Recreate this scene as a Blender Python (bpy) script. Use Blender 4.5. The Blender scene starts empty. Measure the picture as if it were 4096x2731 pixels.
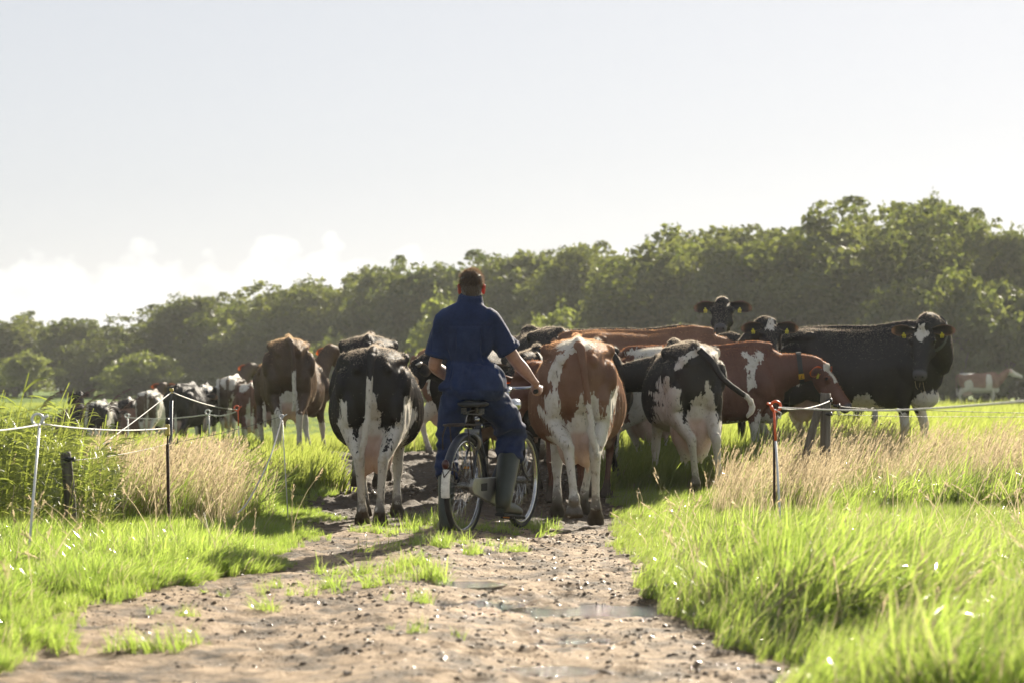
import bpy, bmesh, math, random
import numpy as np
from mathutils import Vector, Matrix, Euler
rnd = random.Random(7)
RNG = np.random.default_rng(11)
R = math.radians
SC = bpy.context.scene
COL = SC.collection

# ------------------------------------------------------------------ camera, light, exposure
FPX, CX, HY, CAMH = 9671.1, 2048.0, 1540.0, 1.02      # focal length and horizon in photograph pixels
cam_d = bpy.data.cameras.new("camera")
cam = bpy.data.objects.new("camera", cam_d); COL.objects.link(cam); SC.camera = cam
cam_d.sensor_width = 36; cam_d.lens = 85; cam_d.shift_y = (HY - 1365.5) / 4096
cam.location = (0, 0, CAMH); cam.rotation_euler = (R(90), 0, 0)
cam_d.clip_start = 0.1; cam_d.clip_end = 3000
cam_d.dof.use_dof = True; cam_d.dof.focus_distance = 19.5; cam_d.dof.aperture_fstop = 3.6

SUN_AZ, SUN_EL = R(21), R(25)
sunvec = Vector((math.sin(SUN_AZ) * math.cos(SUN_EL), math.cos(SUN_AZ) * math.cos(SUN_EL), math.sin(SUN_EL)))
sl = bpy.data.lights.new("sun", 'SUN'); sl.energy = 5.0; sl.angle = R(0.53); sl.color = (1.0, 0.90, 0.74)
so = bpy.data.objects.new("sun", sl); COL.objects.link(so)
so.rotation_euler = sunvec.to_track_quat('Z', 'Y').to_euler(); so.location = (20, 40, 40)

W = bpy.data.worlds.new("World"); SC.world = W; W.use_nodes = True
wn, wl = W.node_tree.nodes, W.node_tree.links
for n in list(wn): wn.remove(n)
def wnode(t, **k):
    n = wn.new(t)
    for a, v in k.items(): setattr(n, a, v)
    return n
def wmath(op, a, b=None, c=None, clamp=False):
    n = wn.new('ShaderNodeMath'); n.operation = op; n.use_clamp = clamp
    for i, v in enumerate((a, b, c)):
        if v is None: continue
        if isinstance(v, (int, float)): n.inputs[i].default_value = v
        else: wl.new(v, n.inputs[i])
    return n.outputs[0]
sky = wnode('ShaderNodeTexSky', sky_type='NISHITA', sun_disc=False, sun_elevation=SUN_EL, sun_rotation=SUN_AZ,
            air_density=1.0, dust_density=0.35, ozone_density=2.6, altitude=0)
geo = wnode('ShaderNodeTexCoord')
sep = wn.new('ShaderNodeSeparateXYZ'); wl.new(geo.outputs['Generated'], sep.inputs[0])
el = sep.outputs['Z']
# a bank of far cumulus low round the horizon
mp = wn.new('ShaderNodeMapping'); mp.inputs['Scale'].default_value = (1, 1, 1.15); wl.new(geo.outputs['Generated'], mp.inputs[0])
n1 = wnode('ShaderNodeTexNoise'); n1.inputs['Scale'].default_value = 30; n1.inputs['Detail'].default_value = 7; n1.inputs['Roughness'].default_value = 0.52
wl.new(mp.outputs[0], n1.inputs['Vector'])
v1 = wnode('ShaderNodeTexVoronoi', feature='SMOOTH_F1'); v1.inputs['Scale'].default_value = 52; v1.inputs['Smoothness'].default_value = 0.35
try: v1.inputs['Detail'].default_value = 2.0; v1.inputs['Roughness'].default_value = 0.45
except Exception: pass
wl.new(mp.outputs[0], v1.inputs['Vector'])
n2 = wnode('ShaderNodeTexNoise'); n2.inputs['Scale'].default_value = 6.5; n2.inputs['Detail'].default_value = 1; wl.new(geo.outputs['Generated'], n2.inputs['Vector'])
top = wmath('MULTIPLY_ADD', n2.outputs[0], 0.022, 0.0485)
bump = wmath('MULTIPLY_ADD', n1.outputs[0], 0.018, -0.009)
puff = wmath('MULTIPLY_ADD', v1.outputs['Distance'], -0.026, 0.011)
h = wmath('ADD', wmath('ADD', top, bump), puff)
d = wmath('SUBTRACT', h, el)
mask = wmath('MULTIPLY', wmath('DIVIDE', d, 0.0085, clamp=True), 0.92)
# cloud body: lit rims, slightly greyer middles
shade = wmath('MULTIPLY_ADD', wmath('DIVIDE', d, 0.022, clamp=True), -0.14, 1.10)
shade = wmath('ADD', shade, wmath('MULTIPLY_ADD', n1.outputs[0], 0.46, -0.245))
CL = 7.9
cc = wn.new('ShaderNodeCombineColor')
for i, k in enumerate((1.0, 0.985, 0.965)): wl.new(wmath('MULTIPLY', shade, CL * k), cc.inputs[i])
hs = wn.new('ShaderNodeHueSaturation'); hs.inputs['Saturation'].default_value = 0.44; hs.inputs['Value'].default_value = 2.34; gm = wn.new('ShaderNodeGamma'); gm.inputs[1].default_value = 0.45; wl.new(sky.outputs[0], gm.inputs[0]); wl.new(gm.outputs[0], hs.inputs['Color'])      # thin high haze pales the blue
mx = wnode('ShaderNodeMix', data_type='RGBA'); wl.new(mask, mx.inputs[0]); tn = wnode('ShaderNodeMix', data_type='RGBA', blend_type='MULTIPLY'); tn.inputs[0].default_value = 1; tn.inputs[7].default_value = (1.0, .982, .998, 1); wl.new(hs.outputs[0], tn.inputs[6]); wl.new(tn.outputs[2], mx.inputs[6]); wl.new(cc.outputs[0], mx.inputs[7])
bg = wn.new('ShaderNodeBackground'); bg.inputs[1].default_value = 0.05; wl.new(mx.outputs[2], bg.inputs[0])
wo = wn.new('ShaderNodeOutputWorld'); wl.new(bg.outputs[0], wo.inputs[0])

vs = SC.view_settings
vs.view_transform = 'Standard'; vs.look = 'None'; vs.gamma = 1.0; vs.use_curve_mapping = False; vs.exposure = 1.38
SC.display_settings.display_device = 'sRGB'
cy = SC.cycles
cy.max_bounces = 7; cy.diffuse_bounces = 3; cy.glossy_bounces = 3; cy.transmission_bounces = 5; cy.transparent_max_bounces = 8; cy.volume_bounces = 0
cy.use_denoising = True; cy.use_adaptive_sampling = True; cy.adaptive_threshold = 0.015
cy.sample_clamp_indirect = 6.0; cy.caustics_reflective = False; cy.caustics_refractive = False

# ------------------------------------------------------------------ helpers
def px2(px, py, D):            # photograph pixel at distance D -> world point
    return Vector(((px - CX) / FPX * D, D, CAMH - (py - HY) / FPX * D))
def pxx(px, D): return (px - CX) / FPX * D
def sstep(a, b, x):
    t = np.clip((x - a) / (b - a), 0, 1); return t * t * (3 - 2 * t)
def hash3(i, j, k):
    n = (i.astype(np.int64) * 374761393 + j.astype(np.int64) * 668265263 + k.astype(np.int64) * 2147483647) & 0xffffffff
    n = ((n ^ (n >> 13)) * 1274126177) & 0xffffffff
    n = ((n ^ (n >> 16)) * 2246822519) & 0xffffffff
    return ((n ^ (n >> 15)) & 0xffffff) / float(0xffffff)
def vnoise(P):
    P = np.asarray(P, float); I = np.floor(P).astype(np.int64); f = P - I; f = f * f * (3 - 2 * f)
    r = 0
    for a in (0, 1):
        for b in (0, 1):
            for c in (0, 1):
                w = (f[:, 0] if a else 1 - f[:, 0]) * (f[:, 1] if b else 1 - f[:, 1]) * (f[:, 2] if c else 1 - f[:, 2])
                r = r + w * hash3(I[:, 0] + a, I[:, 1] + b, I[:, 2] + c)
    return r * 2 - 1
def fbm(P, o=3):
    r = 0; a = 1; s = 0; P = np.asarray(P, float)
    for i in range(o):
        r = r + a * vnoise(P + 17.3 * i); s += a; a *= .5; P = P * 2.03
    return r / s
def P3(x, y, z=0): 
    x = np.asarray(x, float); return np.stack([x, np.broadcast_to(y, x.shape), np.broadcast_to(z, x.shape)], -1)

def mesh_np(name, V, F, attrs=None, smooth=False):
    """V (n,3), F list of faces or (m,k) array"""
    me = bpy.data.meshes.new(name)
    V = np.asarray(V, np.float32)
    if isinstance(F, np.ndarray):
        m, k = F.shape
        me.vertices.add(len(V)); me.vertices.foreach_set('co', V.ravel())
        me.loops.add(m * k); me.loops.foreach_set('vertex_index', F.astype(np.int32).ravel())
        me.polygons.add(m); me.polygons.foreach_set('loop_start', np.arange(0, m * k, k, dtype=np.int32))
        me.update(calc_edges=True); me.validate()
    else:
        me.from_pydata([tuple(v) for v in V], [], F); me.update()
    if smooth: me.polygons.foreach_set('use_smooth', np.ones(len(me.polygons), bool))
    for k, a in (attrs or {}).items():
        at = me.attributes.new(k, 'FLOAT', 'POINT'); at.data.foreach_set('value', np.asarray(a, np.float32))
    return me
def link(name, me, mat=None, parent=None, loc=None, rot=None):
    o = bpy.data.objects.new(name, me); COL.objects.link(o)
    if mat is not None and me is not None:
        if len(me.materials) == 0: me.materials.append(mat)
    if parent is not None: o.parent = parent
    if loc is not None: o.location = loc
    if rot is not None: o.rotation_euler = rot
    return o
def tag(o, label=None, cat=None, group=None, kind=None):
    if label: o['label'] = label
    if cat: o['category'] = cat
    if group: o['group'] = group
    if kind: o['kind'] = kind
    return o
def empty(name, loc=(0, 0, 0), rotz=0):
    o = bpy.data.objects.new(name, None); COL.objects.link(o); o.location = loc; o.rotation_euler = (0, 0, rotz); o.empty_display_size = .2
    return o
def copy_tree(o, parent=None):
    c = o.copy(); COL.objects.link(c)
    if parent is not None: c.parent = parent
    for ch in list(o.children): copy_tree(ch, c)
    return c

class MB:
    """collects closed shells"""
    def __init__(s): s.V = []; s.F = []; s.n = 0
    def add(s, V, F):
        V = np.asarray(V, float); s.V.append(V); s.F += [tuple(i + s.n for i in f) for f in F]; s.n += len(V)
    def verts(s): return np.concatenate(s.V) if s.V else np.zeros((0, 3))
    def mesh(s, name, smooth=True): return mesh_np(name, s.verts(), s.F, smooth=smooth)
    def rings(s, rs, cap=True):
        rs = np.asarray(rs, float); m, n = rs.shape[:2]
        F = []
        for i in range(m - 1):
            for j in range(n):
                k = (j + 1) % n; F.append((i * n + j, i * n + k, (i + 1) * n + k, (i + 1) * n + j))
        V = rs.reshape(-1, 3)
        if cap:
            F.append(tuple(range(n - 1, -1, -1))); F.append(tuple((m - 1) * n + j for j in range(n)))
        s.add(V, F)
    def tube(s, pts, rad, n=10, ref=(0, 0, 1), sub=3, cap=True, e=2.0, rot=0):
        pts = np.asarray(pts, float); rad = np.asarray(rad, float)
        if rad.ndim == 0: rad = np.full(len(pts), float(rad))
        if rad.ndim == 1: rad = np.stack([rad, rad], 1)
        if sub > 1 and len(pts) > 2:
            Q = cr(np.concatenate([pts, rad], 1), sub); pts, rad = Q[:, :3], np.maximum(Q[:, 3:], 1e-4)
        T = np.gradient(pts, axis=0); T /= np.linalg.norm(T, axis=1)[:, None] + 1e-12
        ref = np.asarray(ref, float); S = np.cross(T, ref)
        ln = np.linalg.norm(S, axis=1)
        for i in range(len(S)):
            if ln[i] < 1e-3: S[i] = S[i - 1] if i and ln[i-1] > 1e-3 else np.cross(T[i], (1.0, .123, .05))
        S /= np.linalg.norm(S, axis=1)[:, None]; U = np.cross(S, T)
        a = np.linspace(0, 2 * np.pi, n, endpoint=False) + rot
        ca, sa = np.cos(a), np.sin(a)
        ca = np.sign(ca) * np.abs(ca) ** (2 / e); sa = np.sign(sa) * np.abs(sa) ** (2 / e)
        rs = pts[:, None, :] + S[:, None, :] * (rad[:, :1] * ca)[:, :, None] + U[:, None, :] * (rad[:, 1:] * sa)[:, :, None]
        s.rings(rs, cap)
    def ball(s, c, r, n=12, m=8, M=None):
        r = np.broadcast_to(np.asarray(r, float), (3,)); rs = []
        for i in range(m + 1):
            t = np.pi * (i + .02) / (m + .04); a = np.linspace(0, 2 * np.pi, n, endpoint=False)
            rs.append(np.stack([np.sin(t) * np.cos(a), np.sin(t) * np.sin(a), np.full(n, -np.cos(t))], 1))
        rs = np.array(rs) * r
        if M is not None: rs = rs @ np.asarray(M).T
        s.rings(rs + np.asarray(c, float))
    def box(s, c, d, M=None):
        V = np.array([(x, y, z) for x in (-.5, .5) for y in (-.5, .5) for z in (-.5, .5)]) * np.asarray(d, float)
        if M is not None: V = V @ np.asarray(M).T
        s.add(V + np.asarray(c, float), [(0, 1, 3, 2), (4, 6, 7, 5), (0, 4, 5, 1), (2, 3, 7, 6), (0, 2, 6, 4), (1, 5, 7, 3)])
    def torus(s, c, Rr, r, n=40, m=8, axis=(1, 0, 0), a0=0, a1=2 * np.pi, flat=1.0):
        ax = np.asarray(axis, float); ax /= np.linalg.norm(ax)
        u = np.cross(ax, (0, 0, 1.0)); 
        if np.linalg.norm(u) < 1e-3: u = np.array((0, 1.0, 0))
        u /= np.linalg.norm(u); v = np.cross(u, ax)
        full = abs(a1 - a0 - 2 * np.pi) < 1e-6
        A = np.linspace(a0, a1, n, endpoint=not full); B = np.linspace(0, 2 * np.pi, m, endpoint=False)
        rs = []
        for a in A:
            d = u * np.cos(a) + v * np.sin(a)
            rs.append(np.asarray(c) + d * Rr + np.outer(np.cos(B) * r, d) + np.outer(np.sin(B) * r * flat, ax))
        rs = np.array(rs)
        if full:
            V = rs.reshape(-1, 3); F = []
            for i in range(n):
                for j in range(m):
                    F.append((i * m + j, i * m + (j + 1) % m, ((i + 1) % n) * m + (j + 1) % m, ((i + 1) % n) * m + j))
            s.add(V, F)
        else: s.rings(rs)
def cr(P, n):
    """Catmull-Rom through the rows of P"""
    P = np.asarray(P, float); E = np.concatenate([[2 * P[0] - P[1]], P, [2 * P[-1] - P[-2]]]); out = []
    for i in range(len(P) - 1):
        p0, p1, p2, p3 = E[i:i + 4]
        for t in np.arange(n) / n:
            out.append(.5 * (2 * p1 + (p2 - p0) * t + (2 * p0 - 5 * p1 + 4 * p2 - p3) * t * t + (3 * p1 - p0 - 3 * p2 + p3) * t ** 3))
    out.append(P[-1]); return np.array(out)
def remeshed(mb, voxel, smooth_it=4, name='body'):
    """the union of all shells as one continuous skin"""
    me = mb.mesh('tmp'); o = bpy.data.objects.new('tmp', me); COL.objects.link(o)
    m = o.modifiers.new('r', 'REMESH'); m.mode = 'VOXEL'; m.voxel_size = voxel; m.use_smooth_shade = True
    if smooth_it:
        k = o.modifiers.new('s', 'SMOOTH'); k.factor = .5; k.iterations = smooth_it
    dg = bpy.context.evaluated_depsgraph_get(); dg.update()
    r = bpy.data.meshes.new_from_object(o.evaluated_get(dg)); r.name = name
    bpy.data.objects.remove(o); bpy.data.meshes.remove(me)
    V = np.empty(len(r.vertices) * 3, np.float32); r.vertices.foreach_get('co', V)
    r.polygons.foreach_set('use_smooth', np.ones(len(r.polygons), bool))
    return r, V.reshape(-1, 3).astype(float)
def set_attr(me, k, a):
    at = me.attributes.new(k, 'FLOAT', 'POINT'); at.data.foreach_set('value', np.asarray(a, np.float32))
def poly_sd(q, poly):
    """signed distance to a polygon, positive inside"""
    P = np.asarray(poly, float); d = np.full(len(q), 1e9); ins = np.zeros(len(q), bool)
    for i in range(len(P)):
        a, b = P[i], P[(i + 1) % len(P)]; e = b - a; w = q - a
        t = np.clip((w @ e) / (e @ e + 1e-12), 0, 1); dd = w - t[:, None] * e; d = np.minimum(d, (dd ** 2).sum(1))
        c = ((a[1] > q[:, 1]) != (b[1] > q[:, 1]))
        with np.errstate(divide='ignore', invalid='ignore'):
            xx = (b[0] - a[0]) * (q[:, 1] - a[1]) / (b[1] - a[1]) + a[0]
        ins ^= c & (q[:, 0] < xx)
    d = np.sqrt(d); return np.where(ins, d, -d)

# ------------------------------------------------------------------ materials
class NT:
    def __init__(s, name):
        s.m = bpy.data.materials.new(name); s.m.use_nodes = True; s.t = s.m.node_tree
        for n in list(s.t.nodes): s.t.nodes.remove(n)
        s.out = s.n('ShaderNodeOutputMaterial')
    def n(s, t, **k):
        x = s.t.nodes.new(t)
        for a, v in k.items(): setattr(x, a, v)
        return x
    def put(s, sock, v):
        if v is None: return
        if hasattr(v, 'is_linked') or hasattr(v, 'links'): s.t.links.new(v, sock)
        elif isinstance(v, (tuple, list)) and len(v) == 3 and sock.type == 'RGBA': sock.default_value = (*v, 1)
        else: sock.default_value = v
    def math(s, op, a, b=None, c=None, clamp=False):
        x = s.n('ShaderNodeMath', operation=op, use_clamp=clamp)
        for i, v in enumerate((a, b, c)): s.put(x.inputs[i], v)
        return x.outputs[0]
    def noise(s, vec, scale, detail=3, rough=.5, stretch=None):
        if stretch is not None:
            mp = s.n('ShaderNodeMapping'); mp.inputs['Scale'].default_value = stretch; s.put(mp.inputs[0], vec); vec = mp.outputs[0]
        x = s.n('ShaderNodeTexNoise'); s.put(x.inputs['Vector'], vec); x.inputs['Scale'].default_value = scale; x.inputs['Detail'].default_value = detail; x.inputs['Roughness'].default_value = rough
        return x.outputs[0]
    def mix(s, f, a, b):
        x = s.n('ShaderNodeMix', data_type='RGBA'); s.put(x.inputs[0], f); s.put(x.inputs[6], a); s.put(x.inputs[7], b); return x.outputs[2]
    def ramp(s, f, lo, hi):   # linear step 0..1
        x = s.n('ShaderNodeMapRange'); s.put(x.inputs[0], f); x.inputs[1].default_value = lo; x.inputs[2].default_value = hi; return x.outputs[0]
    def attr(s, k): return s.n('ShaderNodeAttribute', attribute_name=k).outputs['Fac']
    def obj(s): return s.n('ShaderNodeTexCoord').outputs['Object']
    def pos(s): return s.n('ShaderNodeNewGeometry').outputs['Position']
    def isl(s): return s.n('ShaderNodeNewGeometry').outputs['Random Per Island']
    def bump(s, h, st, dist=.01):
        x = s.n('ShaderNodeBump'); x.inputs['Strength'].default_value = st; x.inputs['Distance'].default_value = dist; s.put(x.inputs['Height'], h); return x.outputs[0]
    def bsdf(s, col, rough=.6, **k):
        b = s.n('ShaderNodeBsdfPrincipled'); s.put(b.inputs['Base Color'], col); s.put(b.inputs['Roughness'], rough)
        for a, v in k.items(): s.put(b.inputs[a.replace('_', ' ')], v)
        return b
    def done(s, sh): s.t.links.new(sh, s.out.inputs[0]); return s.m
def simple(name, col, rough=.6, metal=0, bumpy=0, var=.25, sc=8, **k):
    t = NT(name); o = t.obj(); f = t.noise(o, sc, 5, .6)
    c = t.mix(t.ramp(f, .3, .7), tuple(x * (1 - var) for x in col), tuple(min(1, x * (1 + var)) for x in col))
    kk = dict(Metallic=metal, **k)
    if bumpy: kk['Normal'] = t.bump(t.noise(o, sc * 5, 4, .6), bumpy, .004)
    return t.done(t.bsdf(c, rough, **kk).outputs[0])
def leafy(name, ca, cb, ta, tb, trans=.5, gloss=.08, rough=.4, tipattr=None):
    """leaf: reflected colour ca..cb, light passing through ta..tb"""
    t = NT(name); r = t.isl(); ob = t.n('ShaderNodeObjectInfo').outputs['Random']
    big = t.noise(t.pos(), .9, 2)
    f = t.math('ADD', t.math('MULTIPLY', r, .55), t.math('ADD', t.math('MULTIPLY', ob, .25), t.math('MULTIPLY_ADD', big, .5, -.15)), clamp=True)
    df = t.n('ShaderNodeBsdfDiffuse'); t.put(df.inputs[0], t.mix(f, ca, cb))
    tr = t.n('ShaderNodeBsdfTranslucent'); t.put(tr.inputs[0], t.mix(f, ta, tb))
    m = t.n('ShaderNodeMixShader'); m.inputs[0].default_value = trans; t.t.links.new(df.outputs[0], m.inputs[1]); t.t.links.new(tr.outputs[0], m.inputs[2])
    g = t.n('ShaderNodeBsdfGlossy'); g.inputs['Roughness'].default_value = rough; g.inputs[0].default_value = (1, 1, 1, 1)
    m2 = t.n('ShaderNodeMixShader'); m2.inputs[0].default_value = gloss; t.t.links.new(m.outputs[0], m2.inputs[1]); t.t.links.new(g.outputs[0], m2.inputs[2])
    return t.done(m2.outputs[0])
# ------------------------------------------------------------------ ground
EL_Y = np.array([5, 8.5, 9.35, 10.2, 11.66, 13.3, 14.0, 16, 17.9, 21.3, 26.3, 31, 34])
EL_X = np.array([-2.25, -2.05, -1.97, -1.95, -1.86, -1.70, -1.36, -1.40, -1.44, -1.62, -2.0, -2.6, -3.2])
ER_Y = np.array([5, 8.38, 9.67, 11, 12.2, 14.3, 17.9, 21.3, 24, 28, 34])
ER_X = np.array([1.2, .98, .84, .76, .74, .72, .83, 1.05, 1.05, 1.3, 2.2])
def edgeL(y): return np.interp(y, EL_Y, EL_X)
def edgeR(y): return np.interp(y, ER_Y, ER_X)
def gz(x, y):
    """height of the turf"""
    x = np.asarray(x, float); y = np.asarray(y, float)
    side = np.clip(sstep(.4, 2.0, np.abs(x + .4) - 1.2), 0, 1)
    z = .17 * sstep(21.5, 27, y + 2.5 * sstep(2, 5, np.abs(x))) * (1 - sstep(48, 85, y)) + .035 * side
    z = z - .62 * sstep(30, 46, y) * sstep(-.5, -5, x) * (1 - sstep(74, 110, y))
    z = z + .03 * fbm(P3(x * .45, y * .45), 2) * (1 - sstep(90, 110, y))
    return z
def on_path(x, y):
    """>0 inside the track, metres from its edge"""
    w = .26 * fbm(P3(x * .9, y * .8, 3.0), 2) + .10 * fbm(P3(x * 3, y * 2.4, 8.0), 2)
    return np.where(y < 33, np.minimum(x - edgeL(y), edgeR(y) - x) + w, -9)
def g1(x, y): return float(gz(np.array([x]), np.array([y]))[0])

def build_ground():
    ys = np.concatenate([np.arange(-30, 4, 4), np.arange(4, 36, .35), np.arange(36, 90, 2.5), np.arange(90, 620, 26)])
    xs = np.concatenate([-np.geomspace(6, 340, 22)[::-1], np.arange(-5.6, 5.7, .35), np.geomspace(6, 340, 22)])
    X, Y = np.meshgrid(xs, ys); x, y = X.ravel(), Y.ravel()
    z = gz(x, y) - .10 * sstep(-.15, .15, np.minimum(x - edgeL(y) + .1, edgeR(y) + .1 - x)) * (y < 33) - .012
    n, m = len(xs), len(ys)
    I = np.arange((m - 1) * n).reshape(m - 1, n)[:, :-1].ravel()
    F = np.stack([I, I + 1, I + n + 1, I + n], 1)
    t = NT('turf'); p = t.pos()
    f = t.math('ADD', t.math('MULTIPLY', t.noise(p, .35, 4, .6), .6), t.math('MULTIPLY', t.noise(p, 6, 4, .7), .45))
    c = t.mix(t.ramp(f, .35, .7), (.085, .15, .022), (.16, .23, .04))
    c = t.mix(t.ramp(t.noise(p, 2.2, 3), .55, .75), c, (.13, .12, .05))
    s = t.n('ShaderNodeSeparateXYZ'); t.put(s.inputs[0], p)
    near = t.ramp(s.outputs['Y'], 34, 26)
    c = t.mix(near, c, (.085, .105, .028))
    b = t.bsdf(c, .9, Normal=t.bump(t.noise(p, 9, 4, .7), .9, .12)); b.inputs['Specular IOR Level'].default_value = .05
    o = link('ground', mesh_np('ground', P3(x, y, z), F, smooth=True), t.done(b.outputs[0])); tag(o, kind='structure')
    o['label'] = 'green pasture stretching from the track to the foot of the wood'
build_ground()

def prints(x, y):
    """hoof pocks: a jittered lattice of round dents with pushed-up rims"""
    r = 0; C = .19
    i0, j0 = np.floor(x / C).astype(np.int64), np.floor(y / C).astype(np.int64)
    for a in (-1, 0, 1):
        for b in (-1, 0, 1):
            i, j = i0 + a, j0 + b; k = np.zeros_like(i)
            h1, h2, h3, h4 = hash3(i, j, k), hash3(i, j, k + 1), hash3(i, j, k + 2), hash3(i, j, k + 3)
            dx = (x - (i + h1) * C) / (.8 + .4 * h3); dy = (y - (j + h2) * C) / (1.0 + .5 * h4); q = np.sqrt(dx * dx + dy * dy); am = np.where(h3 > .45, .4 + .8 * h4, 0)
            r = r + am * (.6 * np.exp(-((q - .078) / .024) ** 2) - np.exp(-(q / .052) ** 2) * (1 - .45 * np.exp(-(dx / .010) ** 2)))
    return r
def path_h(x, y):
    """trodden mud: broad dry crust, hoof-poached lumps, a wet hollow to the right"""
    cl = fbm(P3(x * 5.5, y * 5.5, 1.0), 4)
    poach = fbm(P3(x * 11, y * 8, 5.0), 3)
    wetside = sstep(-.9, .3, x) * .8 + .2
    far = sstep(18, 23, y)
    amp = .010 + .018 * wetside * sstep(-.25, .45, fbm(P3(x * .9, y * .6, 9.0), 2)) + .030 * far
    z = -.035 + amp * (np.maximum(cl, -.4) * 1.1 + poach * .9) + .02 * fbm(P3(x * .7, y * .5, 2.0), 2)
    z = z + far * (.020 * fbm(P3(x * 17, y * 13, 6.0), 3) - .012) + .006 * fbm(P3(x * 24, y * 20, 2.0), 2)
    z = z + .045 * np.exp(-((x + .45 + .1 * np.sin(y * .6)) / .30) ** 2) * (1 - far)      # crown between the wheel ruts
    z = z + prints(x, y) * (.010 + .012 * wetside * sstep(-.3, .3, fbm(P3(x * .8, y * .7, 14.0), 2)) + .016 * far)
    for (cx, cy, rx, ry) in PUD:
        q = ((x - cx) / rx) ** 2 + ((y - cy) / ry) ** 2
        z = z - .045 * np.exp(-q * 1.1)
    return z + gz(x, y) * 1.0
PUD = [(.47, 11.55, .30, .30), (.13, 9.05, .22, .20), (-.28, 11.7, .20, .16), (-.32, 12.6, .16, .14), (.50, 19.6, .22, .8), (.3, 10.1, .2, .12)]
def build_path():
    ys = np.concatenate([np.arange(6.2, 14, .026), np.arange(14, 20, .035), np.arange(20, 33, .055)])
    xs = np.arange(-3.2, 2.4, .024)
    X, Y = np.meshgrid(xs, ys); x, y = X.ravel(), Y.ravel()
    op = np.minimum(x - edgeL(y), edgeR(y) - x)
    z = path_h(x, y) - .16 * sstep(-.12, -.55, op)
    n, m = len(xs), len(ys)
    I = np.arange((m - 1) * n).reshape(m - 1, n)[:, :-1].ravel()
    F = np.stack([I, I + 1, I + n + 1, I + n], 1)
    keep = op[I] > -.62; F = F[keep]
    us = np.unique(F); mp_ = np.full(n * m, -1); mp_[us] = np.arange(len(us)); F = mp_[F]; V = P3(x, y, z)[us]
    wet = np.clip(sstep(-.062, -.10, z - gz(x, y))[us] * .9 + .30 * sstep(.30, .6, fbm(P3(x * 1.6, y * 1.1, 9.0), 3))[us] * sstep(-1.2, .0, x)[us], 0, 1)
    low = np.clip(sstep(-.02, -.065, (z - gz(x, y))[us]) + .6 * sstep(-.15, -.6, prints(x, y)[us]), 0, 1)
    me = mesh_np('path', V, F, dict(wet=wet, low=low), smooth=True)
    t = NT('trodden_mud'); p = t.pos(); w = t.attr('wet'); low = t.attr('low')
    g = t.noise(p, 26, 6, .65); g2 = t.noise(p, 3.2, 4, .6); g3 = t.noise(p, 90, 3, .6)
    dry = t.mix(t.ramp(g, .35, .68), (.265, .182, .106), (.465, .342, .216))
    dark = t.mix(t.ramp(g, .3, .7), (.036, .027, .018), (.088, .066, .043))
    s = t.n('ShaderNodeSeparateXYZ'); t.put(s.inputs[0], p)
    far = t.ramp(s.outputs['Y'], 17.2, 19.6)  # far stretch: dark wet mud, with the shade near the cows painted in
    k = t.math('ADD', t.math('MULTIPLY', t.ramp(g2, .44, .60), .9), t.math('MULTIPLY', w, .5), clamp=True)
    k = t.math('ADD', k, t.math('MULTIPLY', low, .38), clamp=True)      # dents and low spots take more of the dark tone
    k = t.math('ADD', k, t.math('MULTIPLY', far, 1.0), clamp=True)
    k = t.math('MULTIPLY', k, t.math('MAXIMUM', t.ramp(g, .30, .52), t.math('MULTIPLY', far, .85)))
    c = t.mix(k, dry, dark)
    ro = t.math('SUBTRACT', .85, t.math('MULTIPLY', t.ramp(t.math('MULTIPLY', w, t.math('ADD', g, .35)), .2, .6), .60))
    hh = t.math('ADD', t.math('MULTIPLY', g, .7), t.math('MULTIPLY', g3, .3))
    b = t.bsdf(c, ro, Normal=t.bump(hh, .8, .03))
    b.inputs['Specular IOR Level'].default_value = .35
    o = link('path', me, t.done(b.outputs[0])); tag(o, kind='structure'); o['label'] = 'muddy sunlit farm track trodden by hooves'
    # standing water
    t = NT('puddle_water'); b = t.bsdf((.035, .028, .02), .07, Normal=t.bump(t.noise(t.pos(), 34, 3, .6), 1.0, .035)); b.inputs['IOR'].default_value = 1.33
    wm = t.done(b.outputs[0])
    for i, (cx, cy, rx, ry) in enumerate(PUD):
        a = np.linspace(0, 2 * np.pi, 40, endpoint=False)
        ff = 1.75 + .45 * fbm(P3(np.cos(a) * 1.2 + i * 3, np.sin(a) * 1.2), 2)
        zz = float(path_h(np.array([cx]), np.array([cy]))[0]) + .033
        V = [(cx, cy, zz)] + [(cx + rx * ff[j] * math.cos(a[j]), cy + ry * ff[j] * math.sin(a[j]), zz) for j in range(40)]
        o = link('puddle', mesh_np('puddle', V, [(0, j + 1, (j + 1) % 40 + 1) for j in range(40)], smooth=True), wm); tag(o, kind='structure')
        o['label'] = ['glinting puddle in the mud near the right grass edge', 'shiny puddle lowest in front of the track', 'small wet patch left of the big puddle', 'smallest wet patch near the grass tuft', 'wet mud strip between the red white cow and the grass', 'little wet hollow between the two larger puddles'][i]
build_path()

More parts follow.
